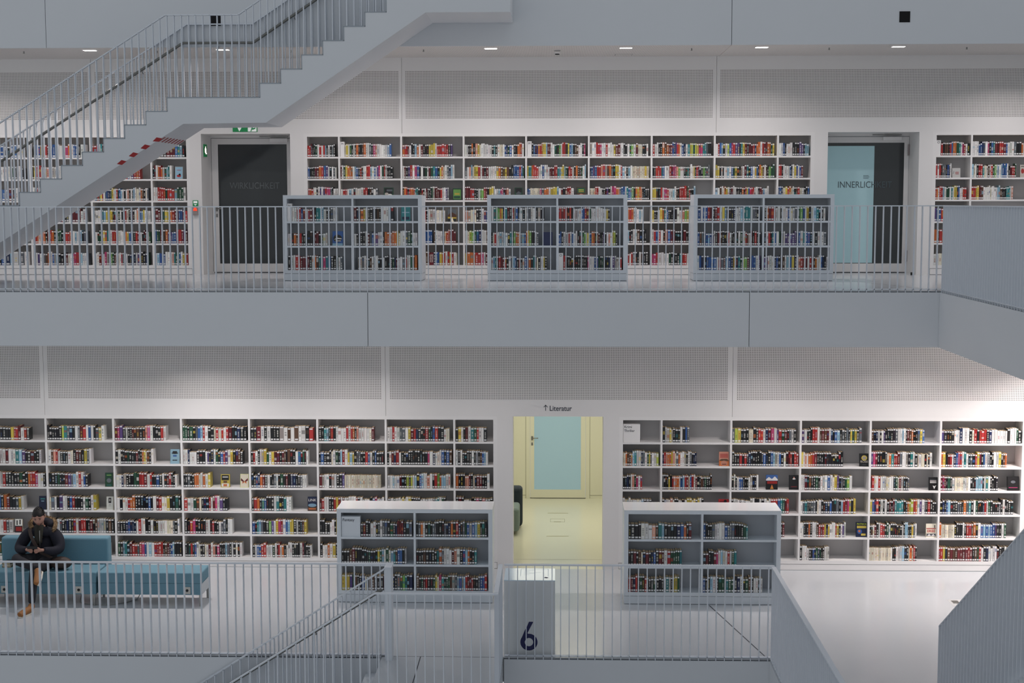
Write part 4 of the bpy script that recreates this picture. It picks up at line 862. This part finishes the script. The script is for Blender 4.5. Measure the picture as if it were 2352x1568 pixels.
# ------------------------------------------------------------------ sofa and bench
def seat_unit(x0, x1, y0, y1, label, socks, right_side, legs):
    r_ = thing('upholstered_bench', ((x0+x1)/2, (y0+y1)/2, 0), label, 'bench')
    MB().box(x0, x1, y0, y1, .305, .453).build('seat_cushion', M['sofa'], r_, bevel=.018)
    MB().box(x0+.005, x1-.006, y0+.004, y1-.004, .155, .307).build('base', M['sofa'], r_)
    if right_side: MB().box(x1-.006, x1, y0+.01, y1-.01, .155, .30).build('side_panel', M['sofas'], r_)
    for x in socks:
        s_ = MB().box(x-.042, x+.042, y0-.006, y0+.005, .17, .262).build('power_socket', M['socket'], r_)
        MB().tube([(x, y0-.010, .216), (x, y0-.005, .216)], .019, 14).build('socket_hole', M['dark'], s_)
    for x in legs:
        for y in (y0+.02, y1-.02): MB().box(x-.014, x+.014, y-.014, y+.014, .0, .16).build('leg', M['steel'], r_)
    return r_
sf = seat_unit(-7.56, -6.115, 18.83, 19.28, 'petrol blue sofa with a low backrest, where the person sits', (-7.352, -6.349), False, (-7.5, -6.15))
sf.name = 'sofa'; sf['category'] = 'sofa'
MB().box(-7.555, -6.085, 19.29, 19.46, .30, .815).build('backrest', M['sofa'], sf, bevel=.03)
seat_unit(-6.095, -4.70, 18.83, 19.28, 'petrol blue backless bench right of the sofa', (-4.894,), True, (-4.725,))
sb = seat_unit(-9.1, -7.575, 18.83, 19.28, 'petrol blue bench at the left edge, left of the sofa', (), False, (-9.0,))
o = MB().tube([(-6.36, 18.97, .12), (-6.37, 18.92, .02), (-6.30, 18.90, .006), (-6.15, 18.86, .006), (-5.95, 18.85, .006), (-5.76, 18.98, .006), (-5.66, 19.15, .006), (-5.6, 19.2, .12)], .006, 8).build('power_cable', M['steel'], origin=(-6, 18.9, 0), smooth=True)
tag(o, 'thin grey power cable lying on the floor under the sofa and bench', 'cable')
for i, (w_, h_, ch, lab) in enumerate(((.12, .02, 'n', 'brown book lying on the sofa, lowest beside the person'), (.115, .018, 'w', 'pale book lying on the sofa, middle of the small pile'), (.11, .02, 'k', 'dark book lying on the sofa, topmost of the small pile'))):
    z0 = .4535+.0215*i
    o = MB().box(-7.46, -7.46+w_, 19.06, 19.25, z0, z0+.003, 0, bcol(ch)).box(-7.46, -7.46+w_, 19.06, 19.25, z0+.017, z0+.02, 0, bcol(ch)).box(-7.46, -7.46+.003, 19.06, 19.25, z0, z0+.02, 0, bcol(ch)).build('book', M['cover'], origin=(-7.4, 19.15, z0)); tag(o, lab, 'book', 'books lying on the sofa')
    MB().box(-7.457, -7.464+w_, 19.063, 19.247, z0+.003, z0+.017).build('page_block', M['page'], o)
# floor socket
o = MB().box(5.28, 5.62, 19.10, 19.42, .0002, .001).build('floor_outlet', mat('outlet_frame', (190, 190, 190), .5), origin=(5.4, 19.2, 0)); tag(o, 'floor outlet lid on the lower gallery near the right stairs', 'floor outlet')
MB().prism([(5.32, 19.37), (5.41, 19.37), (5.41, 19.22), (5.32, 19.22)], .001, .0016, axis='Z').build('outlet_flap', M['hand'], o)

# ------------------------------------------------------------------ seated person
def skin(name, V, E, m, parent, root=0, sub=2, origin=(-6.92, 19.1, 0), smooth=True):
    """V: name -> (x,y,z,r) ; E: pairs"""
    ks = list(V); ox, oy, oz = origin
    me = bpy.data.meshes.new(name); me.from_pydata([(V[k_][0]-ox, V[k_][1]-oy, V[k_][2]-oz) for k_ in ks], [(ks.index(a), ks.index(b)) for a, b in E], [])
    me.materials.append(m)
    o = bpy.data.objects.new(name, me); COL.objects.link(o)
    md = o.modifiers.new('skin', 'SKIN'); md.use_smooth_shade = smooth; md.branch_smoothing = .3
    for i, k_ in enumerate(ks):
        r_ = V[k_][3]; sv = me.skin_vertices[0].data[i]; sv.radius = r_ if isinstance(r_, tuple) else (r_, r_); sv.use_root = (i == root)
    s_ = o.modifiers.new('sub', 'SUBSURF'); s_.levels = sub; s_.render_levels = sub
    if parent: o.parent = parent; o.location = (0, 0, 0)
    else: o.location = origin
    return o
PO = (-6.92, 19.1, 0)
def bodypart(mb, name, m, parent, smooth=True):
    o = mb.build(name, m, None, origin=PO, smooth=smooth); o.parent = parent; o.location = (0, 0, 0); return o
V = {'pelvis': (-6.93, 19.12, .565, .10), 'belly': (-6.93, 19.13, .72, .09), 'chest': (-6.93, 19.16, .87, .07), 'nb': (-6.93, 19.10, .99, .05), 'neck': (-6.925, 19.05, 1.06, .050), 'skull': (-6.915, 19.01, 1.15, .07),
     'sl': (-7.06, 19.17, .90, .03), 'el': (-7.21, 19.03, .72, .032), 'wl': (-7.05, 18.85, .752, .025), 'sr': (-6.79, 19.17, .90, .03), 'er': (-6.665, 19.03, .71, .032), 'wr': (-6.81, 18.85, .75, .025),
     'hl': (-7.02, 19.04, .56, .07), 'kl': (-7.19, 18.84, .625, .045), 'al': (-6.84, 18.635, .55, .03), 'hr': (-6.84, 19.04, .55, .07), 'kr': (-6.862, 18.67, .53, .045), 'ar': (-6.858, 18.485, .13, .03)}
E_ = [('pelvis', 'belly'), ('belly', 'chest'), ('chest', 'nb'), ('nb', 'neck'), ('neck', 'skull'), ('chest', 'sl'), ('sl', 'el'), ('el', 'wl'), ('chest', 'sr'), ('sr', 'er'), ('er', 'wr'), ('pelvis', 'hl'), ('hl', 'kl'), ('kl', 'al'), ('pelvis', 'hr'), ('hr', 'kr'), ('kr', 'ar')]
person = skin('person', V, E_, M['skin'], None)
tag(person, 'seated person in a dark parka with fur hood, legs crossed, looking down at phone', 'person')
# head, turned down to the phone
hc = Vector((-6.918, 18.995, 1.165)); tilt = Matrix.Rotation(R(24), 4, 'X') @ Matrix.Rotation(R(10), 4, 'Z')
def headfn(p, d):
    p = p.copy()
    if d.z < -.2: p.x *= 1-.32*(-d.z-.2); p.y *= 1-.10*(-d.z-.2)
    if d.y < -.5 and abs(d.x) < .35 and -.45 < d.z < .12: p.y -= .018*(1-abs(d.x)/.35)*(1-abs(d.z+.2)/.4)    # nose
    if d.y < -.6 and .05 < d.z < .3 and .15 < abs(d.x) < .6: p.y += .008                                      # eye sockets
    if d.y < -.6 and d.z < -.75: p.y -= .008                                                                   # chin
    q = tilt @ p; return Vector(q)
m = MB().ball(hc, (.077, .098, .126), 32, 24, fn=headfn)
bodypart(m, 'head', M['skin'], person)
def hp(x, y, z): q = tilt @ Vector((x, y, z)); return (hc.x+q.x, hc.y+q.y, hc.z+q.z)
m = MB()
def hairfn(p, d):
    p = p.copy(); side = min(1, abs(d.x)/.9)
    lim = (.50-.35*side) if d.y < -.35 else (-.12 if d.y < .1 else -.5)
    e = (d.z-lim)/.12
    if e < 1: p = p*(.90+.10*max(0, e))
    p *= 1+.012*math.sin(d.x*37)*math.cos(d.y*31+d.z*23)
    if d.y < -.4 and d.z > .35: p.y -= .012
    return Vector(tilt @ p)
m.ball(hc+Vector((0, .008, .010)), (.0805, .102, .129), 32, 24, fn=hairfn)
hr_ = random.Random(5)
for i in range(900):
    d_ = Vector((hr_.gauss(0, 1), hr_.gauss(0, 1), hr_.gauss(0, 1))).normalized()
    lim = (.52-.35*min(1, abs(d_.x)/.9)) if d_.y < -.35 else (-.05 if d_.y < .1 else -.4)
    if d_.z < lim: continue
    b_ = hc+Vector((0, .008, .010))+(tilt @ Vector((d_.x*.079, d_.y*.100, d_.z*.127))); dd = (tilt @ (d_+Vector((hr_.uniform(-.6, .6), hr_.uniform(-.7, .2), hr_.uniform(-.3, .5))))).normalized()
    s_ = dd.cross(Vector((.4, .3, .8))).normalized()*.004; e_ = b_+dd*hr_.uniform(.010, .022)
    m.quad([tuple(b_-s_), tuple(b_+s_), tuple(e_)])
bodypart(m, 'hair', M['hair'], person)
for s_ in (-1, 1):
    bodypart(MB().ball(hp(s_*.078, .008, .0), (.010, .02, .03), 10, 8), 'ear', M['skin'], person)
    bodypart(MB().ball(hp(s_*.030, -.0875, .014), (.012, .006, .0035), 10, 6), 'eye', M['hair'], person)
    bodypart(MB().ball(hp(s_*.031, -.0925, .034), (.017, .005, .003), 10, 6), 'eyebrow', M['hair'], person)
bodypart(MB().ball(hp(0, -.092, -.058), (.022, .008, .006), 12, 6), 'mouth', mat('lips', (150, 92, 86), .5), person)
m = MB().ball(hc, (.0755, .0985, .1265), 28, 20, fn=headfn); keep = MB()
for f_ in m.f:
    c_ = sum((Vector(m.v[i]) for i in f_), Vector())/len(f_)-hc; q = tilt.inverted() @ c_
    if q.z < -.055 and q.y < .02: keep.quad([tuple(hc+(Vector(m.v[i])-hc)*1.012) for i in f_])
bodypart(keep, 'beard_stubble', mat('stubble', (120, 92, 82), .7), person)
# parka: torso and sleeves, wider than the body
J = {'hem': (-6.93, 19.13, .62, (.19, .15)), 'belly': (-6.93, 19.13, .74, (.19, .15)), 'chest': (-6.93, 19.12, .87, (.17, .14)), 'yoke': (-6.93, 19.10, .96, (.14, .10)), 'coll': (-6.925, 19.09, 1.02, (.085, .08)),
     'sl': (-7.06, 19.11, .94, .088), 'sm': (-7.125, 19.10, .89, .092), 'ul': (-7.18, 19.08, .80, .086), 'el': (-7.215, 19.02, .71, .078), 'fl': (-7.13, 18.93, .725, .064), 'wl': (-7.055, 18.85, .75, .044), 'wl2': (-7.045, 18.84, .752, .04),
     'sr': (-6.79, 19.11, .94, .088), 'srm': (-6.725, 19.10, .89, .094), 'ur': (-6.68, 19.08, .80, .090), 'er': (-6.655, 19.02, .705, .084), 'fr': (-6.73, 18.93, .715, .064), 'wr': (-6.80, 18.85, .748, .044), 'wr2': (-6.81, 18.84, .75, .04)}
JE = [('hem', 'belly'), ('belly', 'chest'), ('chest', 'yoke'), ('yoke', 'coll'), ('yoke', 'sl'), ('sl', 'sm'), ('sm', 'ul'), ('ul', 'el'), ('el', 'fl'), ('fl', 'wl'), ('wl', 'wl2'), ('yoke', 'sr'), ('sr', 'srm'), ('srm', 'ur'), ('ur', 'er'), ('er', 'fr'), ('fr', 'wr'), ('wr', 'wr2')]
skin('parka', J, JE, M['jacket'], person)
sw = mat('dark_olive_jumper', (44, 43, 36), .9)
skin('jumper', {'a': (-6.925, 19.045, 1.07, .062), 'b': (-6.93, 19.04, 1.01, .066), 'c': (-6.935, 19.005, .90, (.075, .05)), 'd': (-6.935, 18.995, .78, (.06, .05))}, [('a', 'b'), ('b', 'c'), ('c', 'd')], sw, person)
bodypart(MB().box(-6.895, -6.888, 18.93, 18.95, .76, .99), 'zip', M['steel'], person)
# hood rolled behind the neck, with a fur edge
hood = skin('hood', {'a': (-7.06, 19.10, 1.02, .05), 'b': (-7.03, 19.19, 1.05, .06), 'c': (-6.92, 19.24, 1.05, .065), 'd': (-6.81, 19.19, 1.04, .06), 'e': (-6.79, 19.10, 1.01, .05)}, [('a', 'b'), ('b', 'c'), ('c', 'd'), ('d', 'e')], M['jacket'], person)
m = MB(); fr = random.Random(3)
m.tube([(-7.03, 19.05, 1.00), (-7.07, 19.09, 1.05), (-7.06, 19.15, 1.08), (-7.0, 19.22, 1.09), (-6.9, 19.25, 1.09), (-6.80, 19.22, 1.075), (-6.745, 19.15, 1.05), (-6.73, 19.08, 1.01), (-6.74, 19.05, .975)], .026, 8)
path = [Vector(p) for p in ((-7.03, 19.04, 1.00), (-7.075, 19.08, 1.055), (-7.07, 19.15, 1.085), (-7.0, 19.22, 1.10), (-6.9, 19.25, 1.10), (-6.80, 19.22, 1.08), (-6.745, 19.15, 1.055), (-6.725, 19.08, 1.01), (-6.74, 19.04, .975))]
for i in range(2600):
    t_ = fr.random()*(len(path)-1); k_ = int(t_); c_ = path[k_].lerp(path[k_+1], t_-k_)
    d_ = Vector((fr.gauss(0, 1), fr.gauss(0, 1), fr.gauss(0, 1)+.2)).normalized(); s_ = d_.cross(Vector((.3, .5, .8))).normalized()*.0035
    b_ = c_+d_*.008; e_ = c_+d_*fr.uniform(.032, .056)+Vector((0, 0, -.004))
    m.quad([tuple(b_-s_), tuple(b_+s_), tuple(e_)])
bodypart(m, 'fur_trim', M['fur'], person, smooth=False)
# trousers
TR = {'p': (-6.93, 19.12, .56, (.15, .12)), 'hl': (-7.04, 19.02, .56, .10), 'ml': (-7.14, 18.92, .60, .09), 'kl': (-7.20, 18.82, .635, .078), 'cl': (-7.02, 18.71, .60, .068), 'al': (-6.86, 18.64, .565, .052), 'al2': (-6.83, 18.625, .55, .046),
      'hr': (-6.83, 19.0, .54, .10), 'mr': (-6.85, 18.82, .545, .088), 'kr': (-6.865, 18.65, .53, .075), 'cr': (-6.865, 18.56, .36, .062), 'ar': (-6.86, 18.49, .16, .05), 'ar2': (-6.86, 18.48, .12, .046)}
TE = [('p', 'hl'), ('hl', 'ml'), ('ml', 'kl'), ('kl', 'cl'), ('cl', 'al'), ('al', 'al2'), ('p', 'hr'), ('hr', 'mr'), ('mr', 'kr'), ('kr', 'cr'), ('cr', 'ar'), ('ar', 'ar2')]
skin('trousers', TR, TE, M['trouser'], person)
# shoes
def shoe(name, pts, solepts):
    o = skin(name, {str(i): p for i, p in enumerate(pts)}, [(str(i), str(i+1)) for i in range(len(pts)-1)], M['shoe'], person)
    m = MB(); n = 14
    (a, b, up_) = solepts; a = Vector(a); b = Vector(b); up_ = Vector(up_).normalized(); d = (b-a); L_ = d.length; d.normalize(); s_ = d.cross(up_).normalized()
    lo, hi = [], []
    for i in range(n):
        t_ = 2*math.pi*i/n; w_ = .046*math.sin(t_)*(1.0 if math.cos(t_) > -.2 else .85); l_ = L_/2*math.cos(t_)
        c_ = (a+b)/2+d*l_+s_*w_; lo.append(tuple(c_-up_*.0)); hi.append(tuple(c_+up_*.022))
    m.quad(lo[::-1]); m.quad(hi)
    for i in range(n): j = (i+1) % n; m.quad([lo[i], lo[j], hi[j], hi[i]])
    bodypart(m, 'shoe_sole', M['sole'], person, smooth=False)
shoe('shoe', [(-6.86, 18.475, .135, .046), (-6.858, 18.465, .068, .050), (-6.88, 18.39, .060, (.048, .046)), (-6.908, 18.30, .048, (.050, .040)), (-6.925, 18.235, .042, (.044, .034)), (-6.930, 18.215, .040, (.040, .030))], ((-6.845, 18.515, 0), (-6.932, 18.205, 0), (0, 0, 1)))
shoe('shoe', [(-6.84, 18.63, .555, .044), (-6.81, 18.61, .515, .048), (-6.795, 18.555, .475, (.046, .042)), (-6.785, 18.50, .435, (.048, .038)), (-6.778, 18.455, .40, (.042, .032)), (-6.776, 18.44, .39, (.038, .028))], ((-6.765, 18.66, .505), (-6.742, 18.445, .365), (-.75, -.35, .55)))
# hands round the phone
def hand(sx, wr, base):
    V = {'w': wr+(.026,), 'p': base+((.030, .017),)}; E = [('w', 'p')]; bx_, by_, bz_ = base
    for i in range(4):
        z_ = bz_+.018-.014*i; ln = (.030, .034, .032, .026)[i]
        V['a%d' % i] = (bx_+sx*.018, by_-.014, z_, .0088); V['b%d' % i] = (bx_+sx*(.018+ln*.6), by_-.026, z_-.004, .0082); V['c%d' % i] = (bx_+sx*(.020+ln*1.3), by_-.018, z_-.006, .0072)
        E += [('p', 'a%d' % i), ('a%d' % i, 'b%d' % i), ('b%d' % i, 'c%d' % i)]
    V['t0'] = (bx_-sx*.002, by_-.012, bz_+.030, .0105); V['t1'] = (bx_+sx*.022, by_-.016, bz_+.043, .0095); V['t2'] = (bx_+sx*.042, by_-.014, bz_+.040, .0082)
    E += [('p', 't0'), ('t0', 't1'), ('t1', 't2')]
    skin('hand', V, E, M['skin'], person)
hand(1, (-7.05, 18.85, .752), (-7.0, 18.815, .755)); hand(-1, (-6.80, 18.85, .75), (-6.86, 18.81, .752))
# shoulder strap on the coat
m = MB(); sp = [(-7.045, 18.985, 1.0), (-7.02, 18.955, .93), (-6.98, 18.935, .85), (-6.93, 18.93, .76), (-6.86, 18.93, .68), (-6.74, 18.95, .62)]
for a, b in zip(sp[:-1], sp[1:]): m.quad([(a[0]-.022, a[1], a[2]-.01), (a[0]+.022, a[1], a[2]+.01), (b[0]+.022, b[1], b[2]+.01), (b[0]-.022, b[1], b[2]-.01)])
bag = MB().ball((-6.63, 18.97, .545), (.15, .09, .085), 24, 14).build('satchel', M['bag'], origin=(-6.63, 18.97, .46), smooth=True); tag(bag, 'dark brown leather satchel on the sofa at the hip of the person', 'bag')
o = m.build('shoulder_strap', M['bag'], bag)
o = MB().box(-6.985, -6.915, 18.775, 18.785, .765, .80).build('phone_body_part', M['phone'], origin=(-6.95, 18.78, .76)) if 0 else MB().box(-7.012, -6.872, 18.785, 18.80, .775, .812).build('mobile_phone', M['phone'], origin=(-6.94, 18.79, .76), bevel=.004)
tag(o, 'black mobile phone held in both hands of the seated person', 'phone')
MB().box(-7.0, -6.885, 18.7995, 18.8012, .778, .810).build('screen', M['glassd'], o)
struct('floor_hall', MB().box(-13, 12, 2, 22, -4.6, -4.5), M['floor'], 'floor of the hall far below')
